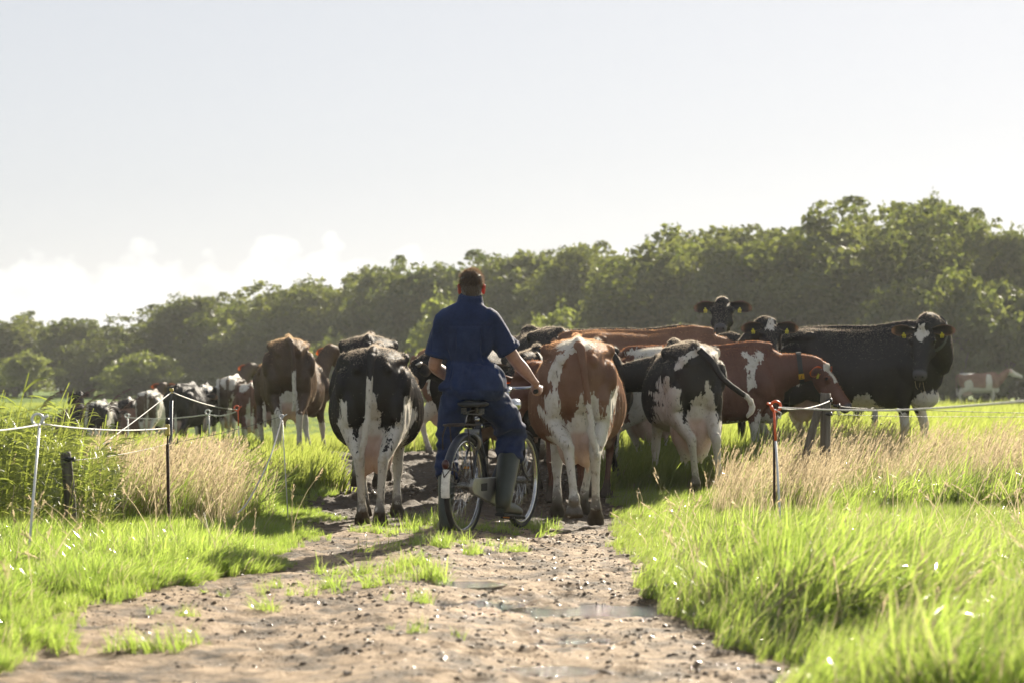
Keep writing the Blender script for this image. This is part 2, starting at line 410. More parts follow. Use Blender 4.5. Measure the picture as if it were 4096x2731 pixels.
# ------------------------------------------------------------------ scattering by geometry nodes
def hidden_collection(name, objs):
    c = bpy.data.collections.new(name)
    for o in objs:
        for k in list(o.users_collection): k.objects.unlink(o)
        c.objects.link(o)
    return c
def scatter(name, pts, rot, scl, idx, coll, label, kind='stuff'):
    me = bpy.data.meshes.new(name); n = len(pts)
    me.vertices.add(n); me.vertices.foreach_set('co', np.asarray(pts, np.float32).ravel())
    a = me.attributes.new('rot', 'FLOAT_VECTOR', 'POINT'); a.data.foreach_set('vector', np.asarray(rot, np.float32).ravel())
    a = me.attributes.new('scl', 'FLOAT_VECTOR', 'POINT'); a.data.foreach_set('vector', np.asarray(scl, np.float32).ravel())
    a = me.attributes.new('idx', 'INT', 'POINT'); a.data.foreach_set('value', np.asarray(idx, np.int32))
    o = link(name, me); tag(o, label, kind=kind)
    g = bpy.data.node_groups.new(name, 'GeometryNodeTree')
    g.interface.new_socket('Geometry', in_out='INPUT', socket_type='NodeSocketGeometry'); g.interface.new_socket('Geometry', in_out='OUTPUT', socket_type='NodeSocketGeometry')
    N = g.nodes; L = g.links
    gi = N.new('NodeGroupInput'); go = N.new('NodeGroupOutput'); ip = N.new('GeometryNodeInstanceOnPoints'); ci = N.new('GeometryNodeCollectionInfo')
    ci.inputs['Collection'].default_value = coll; ci.inputs['Separate Children'].default_value = True; ci.inputs['Reset Children'].default_value = True
    def na(k, ty):
        x = N.new('GeometryNodeInputNamedAttribute'); x.data_type = ty; x.inputs['Name'].default_value = k
        return x.outputs['Attribute']
    L.new(gi.outputs[0], ip.inputs['Points']); L.new(ci.outputs[0], ip.inputs['Instance'])
    ip.inputs['Pick Instance'].default_value = True
    L.new(na('idx', 'INT'), ip.inputs['Instance Index'])
    er = N.new('FunctionNodeEulerToRotation'); L.new(na('rot', 'FLOAT_VECTOR'), er.inputs[0]); L.new(er.outputs[0], ip.inputs['Rotation'])
    L.new(na('scl', 'FLOAT_VECTOR'), ip.inputs['Scale'])
    L.new(ip.outputs[0], go.inputs[0])
    m = o.modifiers.new('scatter', 'NODES'); m.node_group = g
    return o

def blades(n, rad, L, Ls, w, seg=3, lean=(.35, .1), spread=.5, rng=RNG, droop=.5):
    """n grass blades -> V, F"""
    a = rng.uniform(0, 2 * np.pi, n); r = rad * np.sqrt(rng.uniform(0, 1, n))
    bx, by = r * np.cos(a), r * np.sin(a)
    ln = L * (1 + Ls * rng.uniform(-1, 1, n))
    da = rng.uniform(0, 2 * np.pi, n); sp = spread * rng.uniform(.2, 1, n)
    dx = lean[0] + sp * np.cos(da); dy = lean[1] + sp * np.sin(da)
    fa = rng.uniform(0, np.pi, n); wx, wy = np.cos(fa), np.sin(fa)
    w = w * rng.choice([.6, .8, 1.0, 1.3, 1.9], n)
    V = []; 
    for s in range(seg + 1):
        t = s / seg
        k = t ** 1.7
        x = bx + dx * ln * k; y = by + dy * ln * k
        hb = np.hypot(dx, dy)
        z = ln * (t - droop * hb * t ** 2.4 * .55) - .03 * (s == 0)
        ww = w * (1 - t ** 1.6) * .5 + w * .04
        V.append(np.stack([x - wx * ww, y - wy * ww, z], 1)); V.append(np.stack([x + wx * ww, y + wy * ww, z], 1))
    V = np.stack(V, 1)  # n, 2(seg+1), 3
    k = 2 * (seg + 1); base = np.arange(n)[:, None] * k
    F = np.concatenate([base + np.array([[2 * s, 2 * s + 1, 2 * s + 3, 2 * s + 2]]) for s in range(seg)], 0)
    return V.reshape(-1, 3), F
def variants(name, k, mat, **kw):
    obs = []
    for i in range(k):
        V, F = blades(**kw)
        me = mesh_np(name, V, F); me.materials.append(mat); me.materials.append(M_STRAW); nb = kw['n']; straw = RNG.uniform(0, 1, nb) < .10
        me.polygons.foreach_set('material_index', np.tile(straw, kw['seg']).astype(np.int32)); obs.append(bpy.data.objects.new(name, me))
    c = bpy.data.collections.new(name + '_source')
    for o in obs: c.objects.link(o)
    return c

M_GRASS = leafy('grass_blade', (.050, .085, .014), (.10, .145, .022), (.24, .40, .04), (.58, .70, .14), trans=.66, gloss=.07, rough=.18)
M_GRASS2 = leafy('meadow_grass', (.06, .095, .018), (.12, .15, .03), (.28, .37, .05), (.56, .60, .15), trans=.60, gloss=.03, rough=.35)
M_STRAW = leafy('straw_blade', (.16, .13, .06), (.26, .22, .12), (.40, .34, .18), (.58, .52, .32), trans=.55, gloss=.05)
M_DRY = leafy('dry_grass', (.22, .17, .095), (.40, .32, .20), (.46, .36, .21), (.74, .62, .42), trans=.55, gloss=.02)
M_REED = leafy('reed_leaf', (.05, .085, .018), (.10, .125, .03), (.25, .33, .04), (.44, .48, .10), trans=.55, gloss=.05)

def view_half(y): return (CX + 250) / FPX * y + .6
def cast(n, y0, y1, xlo, xhi, rng=RNG):
    y = y0 + (y1 - y0) * rng.uniform(0, 1, n); 
    x = rng.uniform(0, 1, n); a = np.maximum(xlo(y), -view_half(y)); b = np.minimum(xhi(y), view_half(y))
    return a + (b - a) * x, y, (b - a)
def grass_zone(name, coll, nv, pts_xy, scale, label, tilt=.12, zoff=-.01, lean=None):
    x, y = pts_xy; n = len(x)
    z = gz(x, y) + zoff
    rot = np.stack([RNG.normal(0, tilt, n), RNG.normal(0, tilt, n), RNG.uniform(-.7, .7, n)], 1)
    if lean is not None: rot[:, 0] += lean[:, 0] * .5; rot[:, 1] += lean[:, 1]
    s = scale * RNG.uniform(.75, 1.25, n)
    sc = np.stack([s, s, s * RNG.uniform(.8, 1.2, n)], 1)
    return scatter(name, np.stack([x, y, z], 1), rot, sc, RNG.integers(0, nv, n), coll, label)

c_long = variants('long_grass_tuft', 6, M_GRASS, n=34, rad=.10, L=.29, Ls=.65, w=.0068, seg=4, lean=(.36, .05), spread=.90, droop=.85)
c_short = variants('short_grass_tuft', 6, M_GRASS, n=42, rad=.10, L=.155, Ls=.65, w=.0055, seg=3, lean=(.22, .05), spread=.85, droop=.8)
c_mead = variants('meadow_tuft', 6, M_GRASS2, n=36, rad=.22, L=.20, Ls=.5, w=.011, seg=2, lean=(.25, .05), spread=.5, droop=.6)

def build_grass():
    def clump(x, y, k): return fbm(P3(x * 1.9, y * 1.5, k), 2) + .45 * fbm(P3(x * 5.5, y * 5, k + 3), 2)
    def wind(x, y, k, s): return np.stack([s * fbm(P3(x * 1.5, y * 1.5, k), 2), .18 + s * fbm(P3(x * 1.5, y * 1.5, k + 7), 2)], 1)
    # right verge, long and wind-blown, in heavy clumps by the track, thinner and shorter in the field
    n = 21000; x, y, w = cast(n, 7.2, 25, lambda y: edgeR(y) - .45, lambda y: 0 * y + 9)
    c = clump(x, y, 4.0); e = -on_path(x, y); field = sstep(.7, 1.9, e) 
    k = (RNG.uniform(0, 1, n) < np.clip(w / 3.4, .3, 1) * (.66 + .65 * sstep(-.35, .3, c))) & (e > RNG.uniform(-.10, .06, n)); x, y, c, e, field = x[k], y[k], c[k], e[k], field[k]
    sc = (.42 + .58 * sstep(-.08, .35, e)) * (.86 + .75 * c) * (1 - .30 * field) * (1 - .60 * sstep(12.0, 16.5, y)) * .86; sc = np.clip(sc, .2, 1.4)
    grass_zone('grass', c_long, 6, (x, y), sc, 'long lush wind-blown grass on the right verge of the track', lean=wind(x, y, 2.0, .75))
    # left verge, shorter
    n = 19000; x, y, w = cast(n, 8.0, 25, lambda y: 0 * y - 9, lambda y: edgeL(y) + .45)
    c = clump(x, y, 9.0); e = -on_path(x, y)
    k = (RNG.uniform(0, 1, n) < np.clip(w / 3.4, .2, 1) * (.72 + .6 * sstep(-.35, .3, c))) & (e > RNG.uniform(-.10, .06, n)); x, y, c, e = x[k], y[k], c[k], e[k]
    sc = np.clip((.55 + .55 * sstep(-.05, .3, e)) * (.82 + .75 * c) * (1 - .30 * sstep(13.5, 17, y)), .22, 1.35) * .62
    grass_zone('grass', c_short, 6, (x, y), sc, 'short bright grass on the left verge of the track', lean=wind(x, y, 5.0, .6))
    # meadow beyond
    n = 15000; y = 23 + 42 * RNG.uniform(0, 1, n) ** 1.5; x = RNG.uniform(-1, 1, n) * view_half(y)
    k = on_path(x, y) < -.02; x, y = x[k], y[k]
    sc = (1.0 + .4 * fbm(P3(x * .8, y * .8, 5.0), 2) + .012 * (y - 23)) * (1 - .4 * sstep(-1.5, -3, x))
    grass_zone('grass', c_mead, 6, (x, y), sc, 'meadow grass the herd walks on beyond the track')
    n = 9000; y = 62 + 75 * RNG.uniform(0, 1, n); x = RNG.uniform(-1, 1, n) * view_half(y)
    grass_zone('grass', c_mead, 6, (x, y), .42 + 0 * x, 'grazed pasture running back to the wood')
    # thin strip and loose tufts on the crown of the track
    xs, ys = [], []
    for (px, py, sx, sy, m) in [(1600, 2310, .20, .30, 24), (1640, 2290, .08, .10, 18), (1790, 2200, .16, .3, 34), (1880, 2222, .06, .08, 8), (1730, 2090, .14, .5, 36), (2130, 2095, .13, .35, 36), (1900, 2130, .30, .25, 40), (1280, 2350, .25, .12, 16),
                                (1620, 2120, .2, .4, 16), (2060, 2205, .08, .08, 8), (1390, 2290, .2, .2, 10), (1000, 2370, .3, .1, 8), (1690, 2330, .1, .1, 12), (480, 2580, .28, .05, 12), (740, 2570, .2, .05, 10), (700, 2460, .1, .05, 5), (1080, 2430, .06, .05, 4), (1630, 2410, .1, .06, 6), (1640, 2550, .2, .1, 4), (1450, 2115, .12, .2, 10), (1560, 2190, .2, .2, 10)]:
        D = FPX * (CAMH + .02) / (py - HY)
        xs.append(pxx(px, D) + sx * RNG.normal(0, 1, m) * .7); ys.append(D + sy * RNG.normal(0, 1, m) * .7)
    x = np.concatenate(xs); y = np.concatenate(ys); n = len(x)
    z = path_h(x, y) - .012
    s = RNG.uniform(.25, .85, n) ** 1.3 * .85
    scatter('grass', np.stack([x, y, z], 1), np.stack([RNG.normal(0, .15, n), RNG.normal(0, .15, n), RNG.uniform(0, 6.3, n)], 1), np.stack([s, s, s], 1), RNG.integers(0, 6, n), c_short, 'sparse grass tufts on the crown of the muddy track')
build_grass()

def stalks(n, rad, L, Ls, lean, rng=RNG):
    """dry flowering grass: thin bent stems with feathery heads and a few thin leaves"""
    V = []; F = []
    for i in range(n):
        a = rng.uniform(0, 6.28); r = rad * math.sqrt(rng.uniform()); b = np.array([r * math.cos(a), r * math.sin(a), -.03])
        l = L * (1 + Ls * rng.uniform(-1, 1)); d = np.array([lean[0] + rng.normal(0, .16), lean[1] + rng.normal(0, .16)])
        fa = rng.uniform(0, 3.14); w = np.array([math.cos(fa), math.sin(fa), 0])
        pts = []
        for s in range(5):
            t = s / 4; pts.append(b + np.array([d[0] * l * t ** 1.6, d[1] * l * t ** 1.6, l * (t - .22 * np.hypot(*d) * t ** 2)]))
        head = rng.uniform() < .75
        k = len(V)
        for s, p in enumerate(pts):
            ww = .0025 * (1 - .4 * s / 4); V += [p - w * ww, p + w * ww]
        F += [(k + 2 * s, k + 2 * s + 1, k + 2 * s + 3, k + 2 * s + 2) for s in range(4)]
        if head:
            ax = pts[4] - pts[3]; ax /= np.linalg.norm(ax); hl = rng.uniform(.07, .13)
            for q in range(9):
                c = pts[4] + ax * hl * (q / 9 - .55); o = rng.normal(0, 1, 3); o -= ax * (o @ ax); o /= np.linalg.norm(o)
                sd = np.cross(ax, o); tip = c + ax * .028 + o * rng.uniform(.008, .028) * (1 - abs(q / 9 - .4))
                k = len(V); V += [c - sd * .002, c + sd * .002, tip + sd * .0040, tip - sd * .0040]; F.append((k, k + 1, k + 2, k + 3))
    return np.array(V), np.array(F)
def view_half2(y): return view_half(y)
def build_dry():
    obs = []
    for i in range(6):
        V, F = stalks(8, .15, .62, .40, (.30, .06)); me = mesh_np('dry_tuft', V, F); me.materials.append(M_DRY); obs.append(bpy.data.objects.new('dry_tuft', me))
    c = bpy.data.collections.new('dry_source')
    for o in obs: c.objects.link(o)
    def zone(n, y0, y1, xl, xr, thr, seed, label, s0=1.0):
        y = RNG.uniform(y0, y1, n); x = xl(y) + (xr(y) - xl(y)) * RNG.uniform(0, 1, n)
        k = fbm(P3(x * .9, y * .9, seed), 2) + .8 * fbm(P3(x * 3.2, y * 3.2, seed), 2) * 1.0 > thr + RNG.normal(0, .18, n); x, y = x[k], y[k]; n = len(x)
        s = s0 * RNG.uniform(.75, 1.2, n)
        scatter('dry_grass', np.stack([x, y, gz(x, y)], 1), np.stack([RNG.normal(0, .08, n), RNG.normal(0, .08, n), RNG.uniform(-.5, .5, n)], 1), np.stack([s, s, s], 1), RNG.integers(0, 6, n), c, label)
    zone(1700, 20.2, 26.0, lambda y: pxx(3020, y) + .4 * sstep(21, 19, y), lambda y: pxx(4300, y), -.02, 2.0, 'tall pale seeding grass along the right fence', .60)
    zone(260, 18.2, 20.5, lambda y: pxx(2850, y), lambda y: pxx(3300, y), -.1, 3.0, 'loose pale seed heads beside the orange post', .58)
    zone(620, 17.9, 21.8, lambda y: pxx(290, y), lambda y: pxx(880, y), -.35, 5.0, 'tall pale seeding grass behind the iron stake on the left', .66)
    one = []
    for i in range(5):
        V, F = stalks(2, .05, .42, .3, (.35, .06)); me = mesh_np('seed_stalk', V, F); me.materials.append(M_DRY); one.append(bpy.data.objects.new('seed_stalk', me))
    c1_ = bpy.data.collections.new('stalk_source')
    for o in one: c1_.objects.link(o)
    n = 620; y = RNG.uniform(9, 19, n); x = RNG.uniform(-1, 1, n) * view_half(y); e = -on_path(x, y); k = (e > .12) & (RNG.uniform(0, 1, n) < .75); x, y = x[k], y[k]; n = len(x); s = RNG.uniform(.5, 1.0, n)
    scatter('seed_stalks', np.stack([x, y, gz(x, y)], 1), np.stack([RNG.normal(0, .2, n), RNG.normal(0, .2, n), RNG.uniform(0, 6.28, n)], 1), np.stack([s, s, s], 1), RNG.integers(0, 5, n), c1_, 'thin straw coloured seed stalks sticking out of the verge grass')
    zone(160, 17.5, 21, lambda y: pxx(850, y), lambda y: pxx(1050, y), -.1, 6.0, 'thin pale seed heads at the end of the left dry grass', .52)
build_dry()
def build_dry_green():
    n = 1500; y = RNG.uniform(19.4, 26, n); x = pxx(2950, y) + (pxx(4300, y) - pxx(2950, y)) * RNG.uniform(0, 1, n)
    m = 700; y2 = RNG.uniform(18.0, 21.8, m); x2 = pxx(290, y2) + (pxx(1050, y2) - pxx(290, y2)) * RNG.uniform(0, 1, m)
    x = np.concatenate([x, x2]); y = np.concatenate([y, y2])
    grass_zone('grass', c_long, 6, (x, y), np.clip(.85 + .6 * fbm(P3(x * 1.5, y * 1.5, 3.0), 2), .3, 1.4), 'green blades growing through the tall dry grass')
build_dry_green()

def reed_mesh(h, rng, plume=False, nleaf=9):
    V = []; F = []
    lean = np.array([.10 + rng.normal(0, .05), .03])
    def P(t): return np.array([lean[0] * h * t ** 2, lean[1] * h * t ** 2, h * t - .03])
    w = .004
    k = len(V)
    for s in range(5):
        p = P(s / 4); V += [p + (-w, 0, 0), p + (w, 0, 0)]
    F += [(k + 2 * s, k + 2 * s + 1, k + 2 * s + 3, k + 2 * s + 2) for s in range(4)]
    k = len(V)
    for s in range(5):
        p = P(s / 4); V += [p + (0, -w, 0), p + (0, w, 0)]
    F += [(k + 2 * s, k + 2 * s + 1, k + 2 * s + 3, k + 2 * s + 2) for s in range(4)]
    for i in range(nleaf):
        t = .15 + .8 * i / nleaf + rng.uniform(-.04, .04); b = P(t); side = 1 if rng.uniform() < .75 else -1
        d = np.array([side * rng.uniform(.7, 1), rng.normal(0, .5), 0]); d /= np.linalg.norm(d)
        L = rng.uniform(.28, .5) * (h / 1.4); up = rng.uniform(.45, 1.0); ww = rng.uniform(.008, .014)
        sd = np.array([-d[1], d[0], rng.uniform(.2, .9)]); sd /= np.linalg.norm(sd)
        k = len(V)
        for s in range(6):
            u = s / 5; p = b + d * L * (u * .75) + np.array([0, 0, L * (up * u - (up * .75) * u * u)])
            q = ww * (math.sin(math.pi * min(1, u * .8 + .2)) ** .7) * (1 if s < 5 else .05); V += [p - sd * q, p + sd * q]
        F += [(k + 2 * s, k + 2 * s + 1, k + 2 * s + 3, k + 2 * s + 2) for s in range(5)]
    PV = []; PF = []
    if plume:
        top = P(1.0); ax = np.array([.55, 0, .83]); L = .30
        for q in range(70):
            u = rng.uniform(0, 1); c = top + np.array([ax[0] * u * u * L * 1.1, 0, ax[2] * u * L * (1 - .25 * u)])
            d = np.array([rng.uniform(.4, 1.0), rng.normal(0, .22), rng.uniform(.0, .45)]); l = rng.uniform(.05, .13) * (1 - .55 * u)
            tip = c + d * l + (0, 0, -.02 * l); mid = c + d * l * .5 + (0, 0, .01); ww = np.array([0, .0022, .0016]); k = len(PV)
            PV += [c - ww * .5, c + ww * .5, mid + ww, mid - ww, tip + ww * .6, tip - ww * .6]; PF += [(k, k + 1, k + 2, k + 3), (k + 3, k + 2, k + 4, k + 5)]
    return np.array(V), np.array(F), (np.array(PV), np.array(PF) if PF else None)
def build_reeds():
    obs = []
    for i in range(7):
        V, F, _ = reed_mesh(1.12, RNG); me = mesh_np('reed_plant', V, F); me.materials.append(M_REED); obs.append(bpy.data.objects.new('reed_plant', me))
    c = bpy.data.collections.new('reed_source')
    for o in obs: c.objects.link(o)
    n = 620; y = RNG.uniform(16.6, 20.5, n); u = RNG.uniform(0, 1, n) ** .8; x = pxx(-260, y) + u * (pxx(450, y) - pxx(-260, y))
    kk = ~((y < 17.0) & (x > pxx(215, 17)) & (x < pxx(335, 17))); x, y, u = x[kk], y[kk], u[kk]; n = len(x)
    s = (.70 - .30 * np.clip((u - .45) / .55, 0, 1)) * RNG.uniform(.70, 1.12, n) * (1 + .35 * (RNG.uniform(0, 1, n) < .06))
    scatter('reeds', np.stack([x, y, gz(x, y)], 1), np.stack([RNG.normal(0, .06, n), RNG.normal(.03, .06, n), RNG.uniform(-.6, .6, n)], 1), np.stack([s, s, s], 1), RNG.integers(0, 7, n), c, 'dense green reed bed left of the track')
    pl = simple('reed_plume', (.16, .11, .075), .8)
    for (px, py, D, lab) in [(455, 1640, 18.0, 'tallest reed whose feathery plume rises above the left reed bed'), (165, 1650, 17.4, 'leftmost plumed reed standing by the white ring post'), (300, 1640, 18.8, 'reed with a brown plume just right of the white ring'), (345, 1660, 18.2, 'short plumed reed right of its twin behind the white cord'), (500, 1670, 19, 'thin leaning reed with a small plume right of the tallest one')]:
        x = pxx(px, D); b = Vector((x - .12, D, g1(x, D))); h = CAMH - (py - HY) / FPX * D - b.z
        o = empty('reed', b); tag(o, lab, 'reed', 'plumed reeds above the reed bed')
        V, F, (PV, PF) = reed_mesh(h, RNG, True, 6)
        link('stem', mesh_np('reed_stem', V, F), M_REED, o); link('plume', mesh_np('reed_plume', PV, PF), pl, o)
build_reeds()

def build_clods():
    obs = []; mud = NT('clod'); p = mud.pos(); rr = mud.n('ShaderNodeObjectInfo').outputs['Random']
    c = mud.mix(mud.math('MULTIPLY', rr, mud.ramp(mud.noise(p, 30, 3), .3, .7)), (.10, .072, .046), (.28, .21, .14))
    b = mud.bsdf(c, mud.ramp(rr, .72, .52), Normal=mud.bump(mud.noise(p, 120, 3), .6, .006)); b.inputs['Roughness'].default_value = .5; mr = mud.n('ShaderNodeMapRange'); mud.put(mr.inputs[0], rr); mr.inputs[1].default_value = .5; mr.inputs[2].default_value = .62; mr.inputs[3].default_value = .85; mr.inputs[4].default_value = .13; mud.put(b.inputs['Roughness'], mr.outputs[0]); b.inputs['Specular IOR Level'].default_value = .7; mm = mud.done(b.outputs[0])
    for i in range(6):
        bm = bmesh.new(); bmesh.ops.create_icosphere(bm, subdivisions=2, radius=1)
        V = np.array([v.co[:] for v in bm.verts]); f = 1 + .45 * fbm(V * 1.3 + i * 7, 3)
        for v, k in zip(bm.verts, f): v.co = v.co * k * Vector((1, .8, .55))[0] if False else Vector((v.co.x * k, v.co.y * k * .8, v.co.z * k * .5))
        me = bpy.data.meshes.new('clod'); bm.to_mesh(me); bm.free(); me.materials.append(mm); obs.append(bpy.data.objects.new('clod', me))
    c = bpy.data.collections.new('clod_source')
    for o in obs: c.objects.link(o)
    n = 42000; y = 7 + 19 * RNG.uniform(0, 1, n) ** 1.2; x = RNG.uniform(-2.2, 1.4, n)
    f = fbm(P3(x * .9, y * .6, 9.0), 2) + .5 * fbm(P3(x * 4, y * 4, 1.0), 2) + .35 * (x + .6)
    k = (on_path(x, y) > -.05) & (f > RNG.uniform(-.35, .75, n)); x, y = x[k], y[k]; n = len(x)
    s = .0035 + .014 * RNG.uniform(0, 1, n) ** 4 + .012 * sstep(18, 22, y)
    scatter('mud_clods', np.stack([x, y, path_h(x, y)], 1), np.stack([RNG.normal(0, .3, n), RNG.normal(0, .3, n), RNG.uniform(0, 6.28, n)], 1), np.stack([s, s, s], 1), RNG.integers(0, 6, n), c, 'crumbs and clods of mud kicked up on the track')
build_clods()

# ------------------------------------------------------------------ the wood
def treemat():
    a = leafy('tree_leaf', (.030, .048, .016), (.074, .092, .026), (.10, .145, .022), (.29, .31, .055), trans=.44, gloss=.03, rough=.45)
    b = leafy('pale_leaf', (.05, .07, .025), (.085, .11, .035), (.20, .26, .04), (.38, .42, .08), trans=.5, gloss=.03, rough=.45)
    return a, b
M_LEAF, M_PALE = treemat()
M_BARK = simple('bark', (.11, .095, .075), .9, bumpy=.8, sc=4)
def crown_mesh(rng, w, h, lobes, nleaf, size, low=.12):
    """boughs, each a cluster of leaf clumps, each clump a shell of leaves"""
    a = w * .5; cz = h * (.46 + low * .35); c_ = h - cz; C = []; K = []
    for i in range(lobes):
        d = rng.normal(0, 1, 3); d[2] = d[2] * .8 + .25; d /= np.linalg.norm(d); k = rng.uniform(.45, .80)
        p = np.array([d[0] * a * k, d[1] * a * k, cz + d[2] * (c_ if d[2] > 0 else cz - low * h) * k]); r = w * rng.uniform(.15, .25) * (1.1 - .2 * max(0, d[2])); C.append((*p, r))
    for i in range(3): C.append((rng.normal(0, a * .25), rng.normal(0, a * .25), h * rng.uniform(.82, .93), w * rng.uniform(.09, .14)))
    C = np.array(C)
    for x in C:
        n_ = int(10 + 75 * x[3] / w)
        d = rng.normal(0, 1, (n_, 3)); d[:, 2] += .25; d /= np.linalg.norm(d, axis=1)[:, None]
        K.append(np.concatenate([x[:3] + d * x[3] * rng.uniform(.65, 1.08, (n_, 1)), x[3] * rng.uniform(.26, .50, (n_, 1)), d], 1))
    K = np.concatenate(K); wt = K[:, 3] ** 2; ci = rng.choice(len(K), nleaf, p=wt / wt.sum())
    d = rng.normal(0, 1, (nleaf, 3)) + K[ci, 4:7] * .7 + (0, 0, .25); d /= np.linalg.norm(d, axis=1)[:, None]
    c = K[ci, :3] + d * (K[ci, 3] * rng.uniform(.55, 1.1, nleaf))[:, None] * np.array([1.1, 1.1, .72])
    c[:, 2] = np.maximum(c[:, 2], .15)
    nrm = d * .9 + rng.normal(0, .45, (nleaf, 3)); nrm /= np.linalg.norm(nrm, axis=1)[:, None]
    u = np.cross(nrm, rng.normal(0, 1, (nleaf, 3))); u /= np.linalg.norm(u, axis=1)[:, None]; v = np.cross(nrm, u)
    s = size * rng.uniform(.45, 1.25, nleaf)
    V = np.stack([c - u * (s * .6)[:, None], c + v * (s * .36)[:, None] + nrm * (s * .12)[:, None], c + u * (s * .62)[:, None], c - v * (s * .34)[:, None] + nrm * (s * .1)[:, None]], 1)
    V = V.reshape(-1, 3); F = np.arange(nleaf * 4).reshape(-1, 4)
    # leafy shoots standing out of the outline
    SV = []
    for i in range(int(w * 7)):
        j = rng.integers(0, len(C)); dd = rng.normal(0, 1, 3); dd[2] = abs(dd[2]) + .35; dd /= np.linalg.norm(dd); b = C[j, :3] + dd * C[j, 3] * .95; l = rng.uniform(.25, .6); dd = dd * .6 + np.array([0, 0, .6]); n_ = int(9 + l * 12)
        t = rng.uniform(0, 1, n_); c = b + dd * (t * l)[:, None] + rng.normal(0, .09, (n_, 3)) * (1.1 - t)[:, None]
        q = rng.normal(0, 1, (n_, 3)); q /= np.linalg.norm(q, axis=1)[:, None]; r_ = np.cross(q, rng.normal(0, 1, (n_, 3))); r_ /= np.linalg.norm(r_, axis=1)[:, None]; s_ = (size * rng.uniform(.3, .7, n_) * (1.1 - .5 * t))[:, None]
        SV.append(np.stack([c - q * s_ * .6, c + r_ * s_ * .36, c + q * s_ * .6, c - r_ * s_ * .36], 1).reshape(-1, 3))
    SV = np.concatenate(SV); F2 = np.arange(len(SV)).reshape(-1, 4) + len(V)
    return np.concatenate([V, SV]), np.concatenate([F, F2])
def trunk_mesh(rng, h, r, nb=6):
    mb = MB(); bend = rng.normal(0, .05, 2) * h
    pts = [(bend[0] * t * t, bend[1] * t * t, h * t * .8 - .3 * (t == 0)) for t in (0, .3, .6, 1)]
    mb.tube(pts, [r, r * .75, r * .5, r * .15], n=7)
    for i in range(nb):
        t = rng.uniform(.18, .7); b = np.array([bend[0] * t * t, bend[1] * t * t, h * t * .8]); a = rng.uniform(0, 6.28); l = h * rng.uniform(.2, .38)
        d = np.array([math.cos(a) * .75, math.sin(a) * .75, rng.uniform(.5, 1)])
        mb.tube([b, b + d * l * .5 + (0, 0, .05 * l), b + d * l], [r * .42, r * .28, r * .08], n=5, ref=(.3, .2, 1))
    return mb.mesh('trunk')
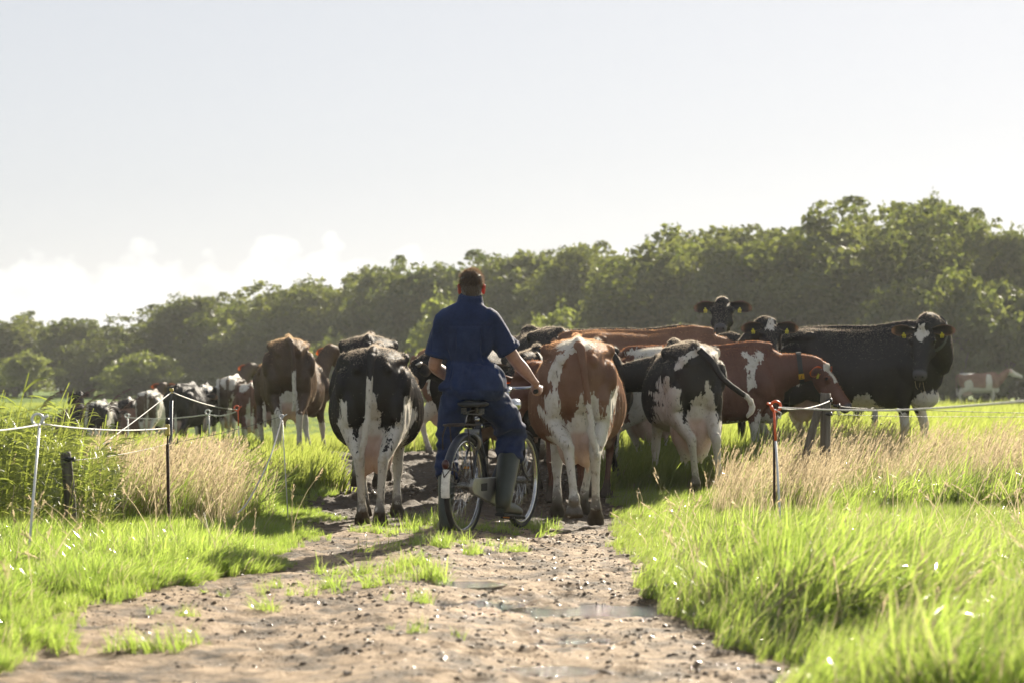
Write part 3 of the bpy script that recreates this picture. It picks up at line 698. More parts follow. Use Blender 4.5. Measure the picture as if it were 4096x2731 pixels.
def build_wood():
    rng = np.random.default_rng(5); rn = np.random.default_rng(21)
    crowns = []
    for i in range(7):
        V, F = crown_mesh(rng, 6.6, 8.4, 20, 15000, .29, .10); crowns.append(mesh_np('crown', V, F))
    loose = []
    for i in range(3):
        V, F = crown_mesh(rng, 6.0, 8.6, 15, 7500, .27, .26); loose.append(mesh_np('loose_crown', V, F))
    pale = []
    for i in range(3):
        V, F = crown_mesh(rng, 4.6, 4.2, 13, 7000, .25, .02); pale.append(mesh_np('bush_crown', V, F))
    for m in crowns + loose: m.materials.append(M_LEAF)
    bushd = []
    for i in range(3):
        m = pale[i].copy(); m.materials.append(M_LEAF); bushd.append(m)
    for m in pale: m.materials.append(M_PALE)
    trunks = [trunk_mesh(rng, 8.4, .20) for i in range(4)]
    for m in trunks: m.materials.append(M_BARK)
    SK = np.array([(-300, 1262), (0, 1272), (120, 1252), (200, 1250), (380, 1275), (520, 1310), (640, 1235), (720, 1175), (800, 1165), (960, 1195), (1060, 1115), (1250, 1092), (1420, 1095), (1490, 1060), (1560, 1035), (1800, 1040), (2000, 1012), (2130, 970), (2300, 955), (2460, 960), (2540, 1002), (2700, 905), (2820, 880), (3020, 868), (3080, 925), (3210, 905), (3300, 830), (3450, 795), (3560, 790), (3640, 755), (3740, 752), (3850, 790), (3930, 860), (4020, 885), (4096, 940), (4400, 900)])
    def top(px): return np.interp(px, SK[:, 0], SK[:, 1])
    def dist(px): return np.interp(px, [-300, 1000, 2500, 3400, 4400], [228, 192, 146, 126, 121])
    k = [0]
    def tree(px, py, D, wid, kind, label, cat, group, name):
        x = pxx(px, D); z0 = 0.0; h = CAMH - (py - HY) / FPX * D
        o = empty(name, (x, D, z0 - .05), rn.uniform(0, 6.28)); tag(o, label, cat, group)
        k[0] += 1
        if kind == 'tree': c, hh, ww = crowns[k[0] % 7], 8.9, 6.6
        elif kind == 'loose': c, hh, ww = loose[k[0] % 3], 9.1, 6.0
        elif kind == 'pale': c, hh, ww = pale[k[0] % 3], 4.5, 4.6
        else: c, hh, ww = bushd[k[0] % 3], 4.5, 4.6
        cr_ = link('crown', c, None, o); cr_.scale = (wid / ww, wid / ww, h / hh)
        t = link('trunk', trunks[k[0] % 4], None, o); t.scale = (wid / ww, wid / ww, h / 8.4 * .92)
        return o
    FR = [  # px, kind, label
        (60, 'tree', 'rounded tree at the far left edge of the wood'), (290, 'tree', 'broad tree above the left reed plumes'), (470, 'loose', 'thin open tree in the low dip of the wood'),
        (640, 'tree', 'short tree rising out of the dip right of the open tree'), (790, 'loose', 'tall see-through tree with sky gaps left of the brown rumped cow'), (960, 'tree', 'tree between the see-through tree and the brown rumped cow'),
        (1130, 'tree', 'tree standing straight above the dark brown rump'), (1320, 'tree', 'tree above the gap between brown rump and black rump'), (1520, 'tree', 'tree above the black rumped cow left of the rider'),
        (1720, 'tree', 'tree just left of the rider\'s head'), (1940, 'tree', 'tree directly behind the rider\'s head'), (2150, 'tree', 'tree with a bumpy crown right of the rider'), (2350, 'tree', 'tree above the red and white rump'),
        (2570, 'tree', 'lower tree in the notch left of the raised black head'), (2770, 'tree', 'tree towering over the raised black head'), (2990, 'tree', 'flat topped tree above the star faced black cow'), (3170, 'tree', 'tree in the small notch right of the flat topped tree'),
        (3400, 'tree', 'tall tree above the back of the big black cow'), (3720, 'loose', 'tallest tree of the wood with sky glinting through its crown'), (3990, 'loose', 'thin tree at the right edge of the wood'), (4260, 'tree', 'tree just beyond the right border of the wood')]
    for px, kind, lab in FR:
        D = dist(px); wid = {True: 6.8}.get(kind == 'tree', 6.2) * rn.uniform(.9, 1.5) * (1.0 if px > 1200 else 1.15)
        tree(px, top(px) - 6 + rn.uniform(-12, 6), D, wid, kind, lab, 'tree', 'trees along the edge of the wood', 'tree')
    for px in np.arange(-200, 4400, 108):
        D = dist(px) + rn.uniform(7, 20)
        tree(px + rn.uniform(-25, 25), top(px) + rn.uniform(-8, 26), D, 6.6 * rn.uniform(.85, 1.1), 'tree', 'dark tree deep in the wood showing between the front trees', 'tree', 'inner trees of the wood', 'tree')
    for px in np.arange(-240, 4400, 120):
        D = dist(px) + rn.uniform(2, 6)
        tree(px + rn.uniform(-25, 25), HY - (HY - top(px)) * rn.uniform(.55, .8), D, 6.0 * rn.uniform(.85, 1.1), 'tree', 'lower tree filling the shade under the tall edge trees', 'tree', 'lower trees of the wood', 'tree')
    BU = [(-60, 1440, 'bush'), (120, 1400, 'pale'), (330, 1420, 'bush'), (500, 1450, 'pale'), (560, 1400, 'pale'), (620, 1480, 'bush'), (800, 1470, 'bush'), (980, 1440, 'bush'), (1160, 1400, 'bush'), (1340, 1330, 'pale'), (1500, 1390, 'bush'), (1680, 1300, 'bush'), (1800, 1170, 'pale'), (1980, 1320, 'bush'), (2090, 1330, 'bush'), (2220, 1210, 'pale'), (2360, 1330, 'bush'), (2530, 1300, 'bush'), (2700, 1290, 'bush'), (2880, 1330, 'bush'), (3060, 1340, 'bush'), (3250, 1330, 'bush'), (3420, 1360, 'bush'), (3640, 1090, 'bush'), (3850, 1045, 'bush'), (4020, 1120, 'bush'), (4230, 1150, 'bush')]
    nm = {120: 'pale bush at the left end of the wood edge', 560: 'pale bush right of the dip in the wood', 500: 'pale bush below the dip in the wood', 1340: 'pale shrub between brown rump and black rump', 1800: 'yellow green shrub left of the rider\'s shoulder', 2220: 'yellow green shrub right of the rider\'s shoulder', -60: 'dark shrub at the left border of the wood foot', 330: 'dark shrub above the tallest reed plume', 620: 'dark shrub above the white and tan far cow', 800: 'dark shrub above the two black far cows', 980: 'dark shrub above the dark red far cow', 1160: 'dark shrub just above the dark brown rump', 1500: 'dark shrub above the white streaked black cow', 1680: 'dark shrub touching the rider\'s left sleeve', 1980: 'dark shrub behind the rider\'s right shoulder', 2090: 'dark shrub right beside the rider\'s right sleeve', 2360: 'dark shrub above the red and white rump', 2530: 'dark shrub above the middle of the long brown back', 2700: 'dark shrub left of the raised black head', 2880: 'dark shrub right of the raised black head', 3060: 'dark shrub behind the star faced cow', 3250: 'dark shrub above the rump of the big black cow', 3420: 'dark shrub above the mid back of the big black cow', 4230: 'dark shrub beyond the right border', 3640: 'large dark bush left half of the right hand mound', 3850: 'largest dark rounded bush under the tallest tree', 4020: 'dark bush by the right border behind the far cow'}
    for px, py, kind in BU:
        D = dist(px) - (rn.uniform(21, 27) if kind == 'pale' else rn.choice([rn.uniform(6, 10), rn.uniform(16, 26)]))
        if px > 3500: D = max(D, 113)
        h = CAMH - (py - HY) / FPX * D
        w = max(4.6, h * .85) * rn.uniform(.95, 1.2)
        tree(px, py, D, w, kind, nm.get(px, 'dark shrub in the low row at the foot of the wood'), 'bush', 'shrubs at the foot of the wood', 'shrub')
build_wood()

def build_haze():
    t = NT('haze'); v = t.n('ShaderNodeVolumePrincipled'); v.inputs['Color'].default_value = (.95, .98, .96, 1); v.inputs['Density'].default_value = HAZE; v.inputs['Anisotropy'].default_value = .45
    t.t.links.new(v.outputs[0], t.out.inputs['Volume'])
    mb = MB(); mb.box((0, 290, 6.0), (760, 720, 16.2))
    o = link('haze', mb.mesh('haze', False), t.m); tag(o, 'thin sunlit dusty haze over the pasture', kind='stuff')
HAZE = .00021
build_haze()
# ------------------------------------------------------------------ cows
def coat_material(name, dark, hi, white=(.62, .59, .52)):
    t = NT(name); o = t.obj()
    c = t.attr('coat'); pk = t.attr('pink'); md = t.attr('mud'); mz = t.attr('muzzle')
    n = t.math('MULTIPLY_ADD', t.noise(o, 9, 3, .6), .10, -.05)
    n2 = t.math('MULTIPLY_ADD', t.noise(o, 40, 2, .6, (1, 1, .22)), .105, -.0525)
    e = t.math('ADD', c, t.math('ADD', n, n2))
    f = t.ramp(e, -.004, .004)
    tone = t.noise(o, 3.0, 4, .55)
    d = t.mix(t.ramp(tone, .35, .7), dark, hi)
    w = t.mix(t.ramp(t.noise(o, 14, 4, .65), .52, .72), white, tuple(x * y for x, y in zip(white, (.72, .68, .58))))
    w = t.mix(t.math('MULTIPLY', t.ramp(t.noise(o, 34, 3, .65, (1, 1, .5)), .60, .68), .7), w, (.10, .085, .06))        # dung splashes on the white hair
    col = t.mix(f, d, w)
    col = t.mix(pk, col, t.mix(t.ramp(t.noise(o, 7, 4, .6), .35, .7), (.45, .30, .24), (.58, .44, .36)))
    col = t.mix(mz, col, (.085, .082, .088))
    mm = t.math('MULTIPLY', md, t.ramp(t.math('ADD', t.noise(o, 22, 4, .6), t.math('MULTIPLY_ADD', md, .5, -.25)), .42, .55))
    col = t.mix(mm, col, (.055, .042, .028))
    hair = t.noise(o, 150, 2, .6, (1, 1, .18)); lump = t.noise(o, 11, 2, .5)
    nm = t.bump(t.math('ADD', t.math('MULTIPLY', hair, .5), lump), .55, .02)
    df = t.n('ShaderNodeBsdfDiffuse'); t.put(df.inputs['Color'], col); t.put(df.inputs['Normal'], nm)
    gl = t.n('ShaderNodeBsdfGlossy'); gl.inputs['Roughness'].default_value = .42; t.put(gl.inputs['Normal'], nm); ms = t.n('ShaderNodeMixShader'); ms.inputs[0].default_value = .036; t.t.links.new(df.outputs[0], ms.inputs[1]); t.t.links.new(gl.outputs[0], ms.inputs[2])
    sh = t.n('ShaderNodeBsdfSheen'); sh.inputs['Roughness'].default_value = .16; t.put(sh.inputs['Color'], t.mix(.80, t.mix(.5, col, (1, .88, .72)), (0, 0, 0))); ad = t.n('ShaderNodeAddShader'); t.t.links.new(ms.outputs[0], ad.inputs[0]); t.t.links.new(sh.outputs[0], ad.inputs[1])
    return t.done(ad.outputs[0])
def fur_material(name, c, tr):
    t = NT(name); wf = t.ramp(t.attr('coat'), -.01, .01); df = t.n('ShaderNodeBsdfDiffuse'); t.put(df.inputs[0], t.mix(wf, c, (.58, .55, .48))); x = t.n('ShaderNodeBsdfTranslucent'); t.put(x.inputs[0], t.mix(wf, tr, (.80, .75, .66)))
    m = t.n('ShaderNodeMixShader'); m.inputs[0].default_value = .6; t.t.links.new(df.outputs[0], m.inputs[1]); t.t.links.new(x.outputs[0], m.inputs[2]); return t.done(m.outputs[0])
FUR = dict(black=fur_material('black_fur', (.010, .008, .008), (.55, .47, .38)), brown=fur_material('brown_fur', (.08, .05, .03), (.62, .44, .27)), red=fur_material('red_fur', (.17, .085, .05), (.75, .44, .24)), dred=fur_material('dark_red_fur', (.11, .045, .03), (.72, .34, .17)))
COATS = dict(black=coat_material('black_coat', (.009, .008, .008), (.018, .015, .014)), brown=coat_material('brown_coat', (.062, .040, .026), (.120, .080, .052)),
             red=coat_material('red_coat', (.150, .074, .044), (.235, .125, .076)), dred=coat_material('dark_red_coat', (.095, .038, .025), (.150, .064, .041)))
def ear_mat(name, c, tr):
    t = NT(name); df = t.bsdf(c, .7); df.inputs['Sheen Weight'].default_value = .7; df.inputs['Sheen Roughness'].default_value = .35
    x = t.n('ShaderNodeBsdfTranslucent'); t.put(x.inputs[0], tr); m = t.n('ShaderNodeMixShader')
    # hair fringe along the rim lets the sun through
    t.put(m.inputs[0], t.math('MULTIPLY', t.attr('rim'), .85)); t.t.links.new(df.outputs[0], m.inputs[1]); t.t.links.new(x.outputs[0], m.inputs[2])
    return t.done(m.outputs[0])
EARS = dict(black=ear_mat('black_ear', (.014, .012, .011), (.22, .17, .13)), brown=ear_mat('brown_ear', (.06, .03, .017), (.60, .26, .09)),
            red=ear_mat('red_ear', (.11, .045, .022), (.85, .28, .06)), dred=ear_mat('dark_red_ear', (.08, .03, .016), (.85, .26, .05)))
M_TAG = simple('ear_tag_yellow', (.62, .55, .05), .45, var=.1)
M_COLLAR = simple('collar_webbing', (.035, .037, .036), .7, bumpy=.3)
M_NUM = simple('number_plate_orange', (.75, .42, .04), .4, var=.08)
M_INK = simple('black_ink', (.012, .012, .012), .6, var=.05)
M_EYE = simple('eye_dark', (.01, .008, .007), .08, var=.05)
M_NOSTRIL = simple('nostril_dark', (.008, .007, .007), .4, var=.05)
M_HORN = simple('horn', (.55, .5, .4), .45, var=.2)
def text_mesh(body, size, depth=.0006):
    cu = bpy.data.curves.new('digits', 'FONT'); cu.body = body; cu.size = size; cu.align_x = 'CENTER'; cu.align_y = 'CENTER'; cu.extrude = depth; cu.resolution_u = 2
    o = bpy.data.objects.new('digits', cu); COL.objects.link(o); dg = bpy.context.evaluated_depsgraph_get(); me = bpy.data.meshes.new_from_object(o.evaluated_get(dg))
    bpy.data.objects.remove(o); me.name = 'digits'; me.materials.clear(); return me

def nrm(v): v = np.asarray(v, float); return v / (np.linalg.norm(v) + 1e-12)
STN = [  # y, top, (w,z) three times, bottom
    (-.835, 1.235, (.07, 1.21), (.10, 1.10), (.07, .99), .96),
    (-.775, 1.345, (.135, 1.285), (.185, 1.10), (.13, .92), .86),
    (-.62, 1.395, (.185, 1.33), (.25, 1.08), (.19, .80), .74),
    (-.41, 1.405, (.235, 1.345), (.285, 1.03), (.23, .70), .62),
    (-.22, 1.395, (.205, 1.34), (.325, 1.02), (.27, .69), .575),
    (.05, 1.385, (.205, 1.32), (.385, .98), (.32, .67), .55),
    (.33, 1.395, (.18, 1.32), (.36, .98), (.28, .68), .57),
    (.58, 1.42, (.125, 1.35), (.275, 1.02), (.21, .73), .61),
    (.78, 1.395, (.10, 1.32), (.215, 1.06), (.16, .82), .68),
    (.93, 1.33, (.08, 1.26), (.13, 1.08), (.09, .92), .82)]

def cow(label, px, D, yaw, s=1.0, color='black', z=None, head=(0, 1.55, 1.15), face=(0, .75, -.65), up=None, feet=None, tail=None, polys=(), blobs=(), belly=None, socks=.0,
        udder=1.0, white_face=None, collar=None, tagtext=None, tags=True, voxel=.017, rng=None, horn=False, tailwhite=.35, neckr=1.0, thin=1.0, group='cows being driven along the track', eartilt=0.0, face_white=(), lod=0):
    """cow local frame: y forward, x to its right, z up, origin on the ground below the barrel"""
    x0 = pxx(px, D); zz = g1(x0, D) if z is None else z
    root = empty('cow', (x0, D, zz), yaw); root.scale = (s, s, s); tag(root, label, 'cow', group)
    mb = MB()
    # trunk
    S = np.array([[q[0], q[1], *q[2], *q[3], *q[4], q[5]] for q in STN]); S = cr(S, 4); ring = []
    for q in S:
        wf = thin
        c = np.array([[0, q[1]], [q[2] * wf, q[3]], [q[4] * wf, q[5]], [q[6] * wf, q[7]], [0, q[8]], [-q[6] * wf, q[7]], [-q[4] * wf, q[5]], [-q[2] * wf, q[3]]])
        E = np.concatenate([c[-1:], c, c[:2]]); o = []
        for i in range(8):
            p0, p1, p2, p3 = E[i:i + 4]
            for t in (0, .25, .5, .75): o.append(.5 * (2 * p1 + (p2 - p0) * t + (2 * p0 - 5 * p1 + 4 * p2 - p3) * t * t + (3 * p1 - p0 - 3 * p2 + p3) * t ** 3))
        o = np.array(o); ring.append(np.stack([o[:, 0], np.full(len(o), q[0]), o[:, 1]], 1))
    mb.rings(ring)
    for sx in (-1, 1):
        mb.ball((sx * .238 * thin, -.40, 1.318), (.050, .070, .052))           # hook bones
        mb.ball((sx * .112, -.80, 1.238), (.042, .050, .052))                  # pin bones
        mb.ball((sx * .24, -.58, 1.10), (.065, .16, .16))                      # thurl
        mb.tube([(sx * .228 * thin, -.40, 1.30), (sx * .17, -.62, 1.285), (sx * .108, -.78, 1.235)], [.045, .055, .045], n=8)
        mb.tube([(sx * .13, .60, 1.30), (sx * .235 * thin, .66, 1.02), (sx * .20, .74, .84)], [(.06, .10), (.075, .14), (.07, .10)], n=10, ref=(0, 1, 0))   # shoulder
    mb.tube([(0, -.85, 1.335), (0, -.76, 1.385), (0, -.55, 1.395), (0, -.2, 1.405), (0, .2, 1.40), (0, .58, 1.435), (0, .80, 1.40)], [.026, .034, .030, .030, .030, .042, .05], n=8)   # backbone
    mb.ball((0, .74, .70), (.13, .17, .13))                                     # brisket
    # legs
    ft = dict(hl=(-.10, -.66, 0), hr=(.10, -.66, 0), fl=(-.15, .62, 0), fr=(.15, .62, 0)); ft.update(feet or {})
    for k in ('hl', 'hr'):
        sx = -1 if k == 'hl' else 1; fx, fy, fz = ft[k][:3]; dy = fy + .66
        hock = np.array([sx * .12 * .45 + fx * .55, -.80 + dy * .62, .515 + fz * .8])
        hip = np.array([sx * .155, -.52, 1.08]); stifle = np.array([sx * .215, -.42 + dy * .35, .80 + fz * .25])
        mb.tube([hip + (0, -.04, .05), (sx * .165, -.60 + dy * .12, .93), (sx * .165, -.585 + dy * .30, .75), hock * .5 + np.array([sx * .155, -.60 + dy * .38, .72]) * .5, hock],
                [(.085, .17), (.098, .20), (.085, .155), (.062, .098), (.042, .066)], n=14, ref=(0, 1, 0))
        mb.tube([hip, stifle, hock + (sx * .01, .03, .05)], [(.09, .13), (.07, .11), (.04, .055)], n=12, ref=(0, 1, 0))
        tilt = ft[k][3] if len(ft[k]) > 3 else 0          # hoof folded back, sole to the rear
        fet = np.array([fx, fy - .045 - tilt * .10, .135 + fz]); pas = np.array([fx, fy - .01 - tilt * .10, .075 + fz - tilt * .02]); 
        mb.tube([hock + (0, -.005, .03), hock + (0, 0, -.02), hock * .6 + fet * .4 + (0, -.004, 0), hock * .15 + fet * .85, fet, pas], [(.046, .068), (.043, .062), (.034, .040), (.033, .040), (.047, .050), (.041, .045)], n=12, ref=(0, 1, 0))
        mb.ball(hock + (0, -.035, .035), (.030, .035, .045))
        for c in (-1, 1):
            if tilt: mb.tube([pas + (c * .018, 0, .02), pas + (c * .026, -.06, -.055)], [(.034, .036), (.036, .05)], n=10, ref=(1, 0, 0))
            else: mb.tube([(fx + c * .026, fy - .012, .085 + fz), (fx + c * .031, fy + .012, .035 + fz), (fx + c * .032, fy + .022, .002 + fz)], [(.030, .040), (.034, .058), (.037, .068)], n=10, ref=(0, 1, 0))
            mb.ball(fet + (c * .028, -.045, -.015), (.014, .014, .018), 8, 6)
    for k in ('fl', 'fr'):
        sx = -1 if k == 'fl' else 1; fx, fy, fz = ft[k][:3]; dy = fy - .62
        knee = np.array([sx * .08 + fx * .5, .635 + dy * .55 + (fz > 0) * .06, .42 + fz * .7])
        mb.tube([(sx * .185, .66, .98), (sx * .19, .60 + dy * .1, .80), (sx * .165, .60 + dy * .22, .64), knee * .55 + np.array([sx * .165, .60 + dy * .25, .64]) * .45, knee], [(.085, .15), (.078, .12), (.060, .078), (.048, .055), (.048, .052)], n=12, ref=(0, 1, 0))
        fet = np.array([fx, fy - .02, .135 + fz])
        mb.tube([knee, knee + (0, 0, -.04), knee * .5 + fet * .5, fet, (fx, fy + .0, .08 + fz)], [(.048, .053), (.042, .046), (.031, .036), (.044, .047), (.039, .043)], n=12, ref=(0, 1, 0))
        for c in (-1, 1): mb.tube([(fx + c * .026, fy, .085 + fz), (fx + c * .030, fy + .02, .035 + fz), (fx + c * .031, fy + .026, .002 + fz)], [(.030, .040), (.034, .055), (.037, .064)], n=10, ref=(0, 1, 0))
    # udder
    uc = np.array([0, -.46, .60])
    if udder > 0:
        mb.ball(uc + (0, .02, 0.02 * udder), (.165 * udder ** .5, .25, .17 * udder), 18, 12); mb.ball(uc + (-.055, -.10, .02), (.105 * udder ** .5, .15, .20 * udder), 14, 10); mb.ball(uc + (.055, -.10, .02), (.105 * udder ** .5, .15, .20 * udder), 14, 10)
        mb.tube([(0, -.70, .98), (0, -.67, .82), (0, -.60, .66)], [(.075, .06), (.10, .08), (.12, .10)], n=12, ref=(0, 1, 0))
        zb = .60 - .165 * udder
        for sx in (-1, 1):
            for yy in (-.54, -.36): mb.tube([(sx * .068, yy, zb + .03), (sx * .075, yy - .004, zb - .02), (sx * .078, yy - .006, zb - .065)], [.024, .018, .011], n=8)
    # neck and head
    H = np.asarray(head, float); f = nrm(face); upv = np.asarray(up if up is not None else (0, 0, 1), float)
    if abs(f @ nrm(upv)) > .97: upv = np.array([0, 1.0, .3])
    sd = nrm(np.cross(f, upv)); u = np.cross(sd, f)
    A = np.array([0, .55, 1.14]); A2 = np.array([0, .86, 1.13]); B = H - f * .02 - u * .035; 
    L = np.linalg.norm(B - A2); T1 = np.array([0, .8, np.clip((H[2] - 1.15) * .9 + .1, -.45, .35)]) * L; T2 = nrm(f * .55 - u * .65 + nrm(B - A2) * .6) * L * .9
    npts = []; 
    for t in np.linspace(0, 1, 7):
        h0, h1, h2, h3 = 2 * t ** 3 - 3 * t ** 2 + 1, t ** 3 - 2 * t ** 2 + t, -2 * t ** 3 + 3 * t ** 2, t ** 3 - t ** 2
        npts.append(h0 * A2 + h1 * T1 + h2 * B + h3 * T2)
    npts = [A] + npts
    nr = [(.19, .25), (.155, .235), (.132, .205), (.115, .182), (.102, .162), (.093, .146), (.088, .132), (.082, .115)]
    mb.tube(npts, [(a * neckr, b * neckr) for a, b in nr], n=16, ref=(0, .01, 1) if abs(nrm(B - A2)[2]) < .9 else (0, 1, 0))
    hs = [(-.075, .060, .055, -.03), (-.035, .098, .085, -.03), (.02, .112, .105, -.035), (.10, .116, .122, -.045), (.18, .104, .115, -.045), (.27, .084, .098, -.03), (.36, .070, .082, -.018), (.43, .069, .074, -.012), (.485, .070, .066, -.010), (.515, .052, .048, -.008)]
    hp = [H + f * q[0] + u * q[3] for q in hs]
    mb.tube(hp, [(q[1], q[2]) for q in hs], n=18, ref=u, sub=2, e=2.35)
    mb.ball(H - f * .045 + u * .045, (.075, .075, .055)); 
    for sx in (-1, 1): mb.ball(H + f * .115 + sd * sx * .098 + u * .025, .038, 10, 8); mb.ball(H + f * .20 + sd * sx * .07 - u * .075, (.045, .06, .06), 10, 8)
    me, V = remeshed(mb, voxel, 3, 'cow_body')
    NN = np.empty(len(V) * 3, np.float32); me.vertices.foreach_get('normal', NN); NN = NN.reshape(-1, 3)
    barrel = sstep(-.32, -.18, V[:, 1]) * sstep(.55, .35, V[:, 1]) * sstep(.66, .80, V[:, 2]) * sstep(1.34, 1.2, V[:, 2])
    dsp = barrel * .0020 * np.sin((V[:, 1] + .22 * (V[:, 2] - 1)) * 2 * np.pi / .085) + .006 * fbm(V * 7 + px * .1, 2) * (V[:, 2] > .55)
    dsp = dsp - .022 * np.exp(-(((V[:, 1] + .60) / .10) ** 2 + ((V[:, 2] - 1.255) / .06) ** 2 + ((np.abs(V[:, 0]) - .20) / .08) ** 2)) - .030 * np.exp(-(((V[:, 1] + .24) / .10) ** 2 + ((V[:, 2] - 1.20) / .09) ** 2)) * (np.abs(V[:, 0]) > .12)
    dsp = dsp - .016 * np.exp(-((V[:, 1] + .30 - .25 * (V[:, 2] - .8)) / .035) ** 2) * sstep(.55, .65, V[:, 2]) * sstep(1.15, .9, V[:, 2])
    V = V + NN * dsp[:, None]; me.vertices.foreach_set('co', V.astype(np.float32).ravel()); me.update()
    # hide: coat pattern, udder skin, muzzle, mud
    c = np.full(len(V), -.6)
    for (view, poly, lim) in polys:
        if view == 'R': q = poly_sd(V[:, [0, 2]], poly); q = np.minimum(q, lim - V[:, 1])
        elif view == 'X+': q = np.minimum(poly_sd(V[:, [1, 2]], poly), V[:, 0] + .02)
        elif view == 'X-': q = np.minimum(poly_sd(V[:, [1, 2]], poly), -V[:, 0] + .02)
        elif view == 'T': q = np.minimum(poly_sd(V[:, [0, 1]], poly), V[:, 2] - lim)
        if view[0] == '-': pass
        c = np.maximum(c, q)
    for (p, r) in blobs:
        q = (V - np.asarray(p)) / np.asarray(r, float) if np.ndim(r) else (V - np.asarray(p)) / r
        rr = np.min(r) if np.ndim(r) else r
        c = np.maximum(c, (1 - np.linalg.norm(q, axis=1)) * rr)
    if belly is not None:
        onleg = (V[:, 2] < .60)
        c = np.maximum(c, np.minimum(belly - V[:, 2], .3 - np.abs(V[:, 0]) + .1) - .0 + .04 * fbm(V * 3 + 5, 2))
    if socks: c = np.maximum(c, socks - V[:, 2] + .09 * fbm(V * 4 + len(label), 2))
    hl = (V - H) @ f; hu = (V - H) @ u; hsd = (V - H) @ sd; inhead = (hl > -.10) & (hl < .56) & (np.abs(hsd) < .16) & (np.abs(hu) < .22)
    for (a, b, w0, w1) in face_white:       # blaze between a and b along the face, widths
        tt = np.clip((hl - a) / (b - a), 0, 1); q = np.minimum(np.minimum(hl - a, b - hl), w0 + (w1 - w0) * tt - np.abs(hsd)); q = np.where(inhead & (hu > -.02), q, -.6); c = np.maximum(c, q)
    if white_face: c = np.where(inhead, np.maximum(c, .15 - np.abs(hl - .25) * .5), c)
    du = 1 - np.linalg.norm((V - (uc + (0, -.03, -.03))) / np.array([.21, .31, .22 * min(1.12, max(udder, .3))]), axis=1)
    c = c + .012; set_attr(me, 'coat', c); set_attr(me, 'pink', (sstep(-.05, .16, du) * sstep(.235, .17, np.abs(V[:, 0])) * .9 if udder > 0 else np.zeros(len(V))))
    set_attr(me, 'mud', np.clip(sstep(.40, .02, V[:, 2] + .06 * fbm(V * 6, 2)), 0, 1)); set_attr(me, 'muzzle', np.where(inhead, sstep(.43, .47, hl), 0) * (0 if white_face else 1))
    mat = COATS[color]; link('body', me, mat, root)
    if not lod:      # short hair standing off the hide; the low sun catches it along the outline
        rg = np.random.default_rng(int(px)); n_ = 17000 if voxel < .0185 else 10000; ok = np.where(V[:, 2] > .30)[0]; wt_ = .02 + .98 * sstep(.30, .75, NN[ok, 2]); id_ = rg.choice(ok, n_, p=wt_ / wt_.sum()); b_ = V[id_] + rg.normal(0, voxel * .35, (n_, 3)); dr = NN[id_] * .8 + rg.normal(0, .28, (n_, 3)) + np.array([0, -.35, -.30]); dr /= np.linalg.norm(dr, axis=1)[:, None]
        sw = np.cross(dr, rg.normal(0, 1, (n_, 3))); sw /= np.linalg.norm(sw, axis=1)[:, None]; b_ = b_ - NN[id_] * .003; L_ = rg.uniform(.009, .019, n_)[:, None]
        hv = np.stack([b_ - sw * .0013, b_ + sw * .0013, b_ + dr * L_], 1).reshape(-1, 3); fm = mesh_np('fur', hv, np.arange(n_ * 3).reshape(-1, 3)); set_attr(fm, 'coat', np.repeat(c[id_], 3)); link('fur', fm, FUR[color], root)
    # tail
    tp = tail or [(0, -.84, 1.36), (0, -.905, 1.30), (.005, -.925, 1.10), (.01, -.915, .85), (.015, -.91, .62), (.02, -.90, .46)]
    tp = [np.asarray(q, float) for q in tp]; tp[0] = tp[0] + (0, .02, -.035); tb = MB(); n = len(tp); m = [(.036, .034), (.033, .031), (.026, .024), (.022, .020), (.027, .025), (.016, .014)]; m = [m[min(5, round(i * 5 / (n - 1)))] for i in range(n)]
    tb.tube(tp, m, n=10, ref=(0, 1, .05), sub=5); tm = tb.mesh('cow_tail'); TV = tb.verts(); a = np.linspace(0, 1, len(TV) // 10).repeat(10)[:len(TV)]
    TV = TV + (fbm(TV * 30, 2) * .004 * (1 + 2 * (a > .6)))[:, None]; tm.vertices.foreach_set('co', TV.astype(np.float32).ravel())
    set_attr(tm, 'coat', (a - (1 - tailwhite)) * .5); [set_attr(tm, k, np.zeros(len(TV))) for k in ('pink', 'mud', 'muzzle')]
    link('tail', tm, mat, root)
    # ears
    for sx in (-1, 1):
        eV = []; rim = []; N = 9; nn = 8
        o = H + f * .0 + sd * sx * .085 + u * .03; d = nrm(sd * sx + f * -.12 + u * (-.18 + eartilt) ); w = nrm(u * .75 - f * .55 + .001); w = nrm(w - d * (w @ d)); nn_ = np.cross(d, w)
        if nn_ @ f < 0: nn_ = -nn_
        K = [(0, .030), (.12, .036), (.3, .052), (.55, .064), (.8, .052), (.93, .034), (1, .012)]
        front = []; back = []
        for (t, hw) in K:
            rowf = []; rowb = []
            for j in range(nn + 1):
                v = -1 + 2 * j / nn; cup = (1 - v * v) * .030 * (1 - .6 * t)
                p = o + d * .235 * t + w * hw * v - nn_ * (cup - .012) + w * (-.02 * t * t)
                rowf.append(p); rowb.append(p - nn_ * (.006 + .012 * (1 - v * v) * (1 - t)))
                rim.append(1.0 if (abs(v) > .8 or t > .9) and t > .1 else (.22 if (abs(v) > .6 or t > .75) and t > .15 else 0.0))
            front += rowf; back += rowb
        M = len(front); F = []; w_ = nn + 1
        for i in range(len(K) - 1):
            for j in range(nn):
                a_, b_, c_, d_ = i * w_ + j, i * w_ + j + 1, (i + 1) * w_ + j + 1, (i + 1) * w_ + j
                F += [(a_, b_, c_, d_), (M + d_, M + c_, M + b_, M + a_)]
            for (j, fl) in ((0, 0), (nn, 1)):
                a_, d_ = i * w_ + j, (i + 1) * w_ + j; F.append((a_, d_, M + d_, M + a_) if not fl else (d_, a_, M + a_, M + d_))
        for j in range(nn): k_ = (len(K) - 1) * w_; F.append((k_ + j, k_ + j + 1, M + k_ + j + 1, M + k_ + j))
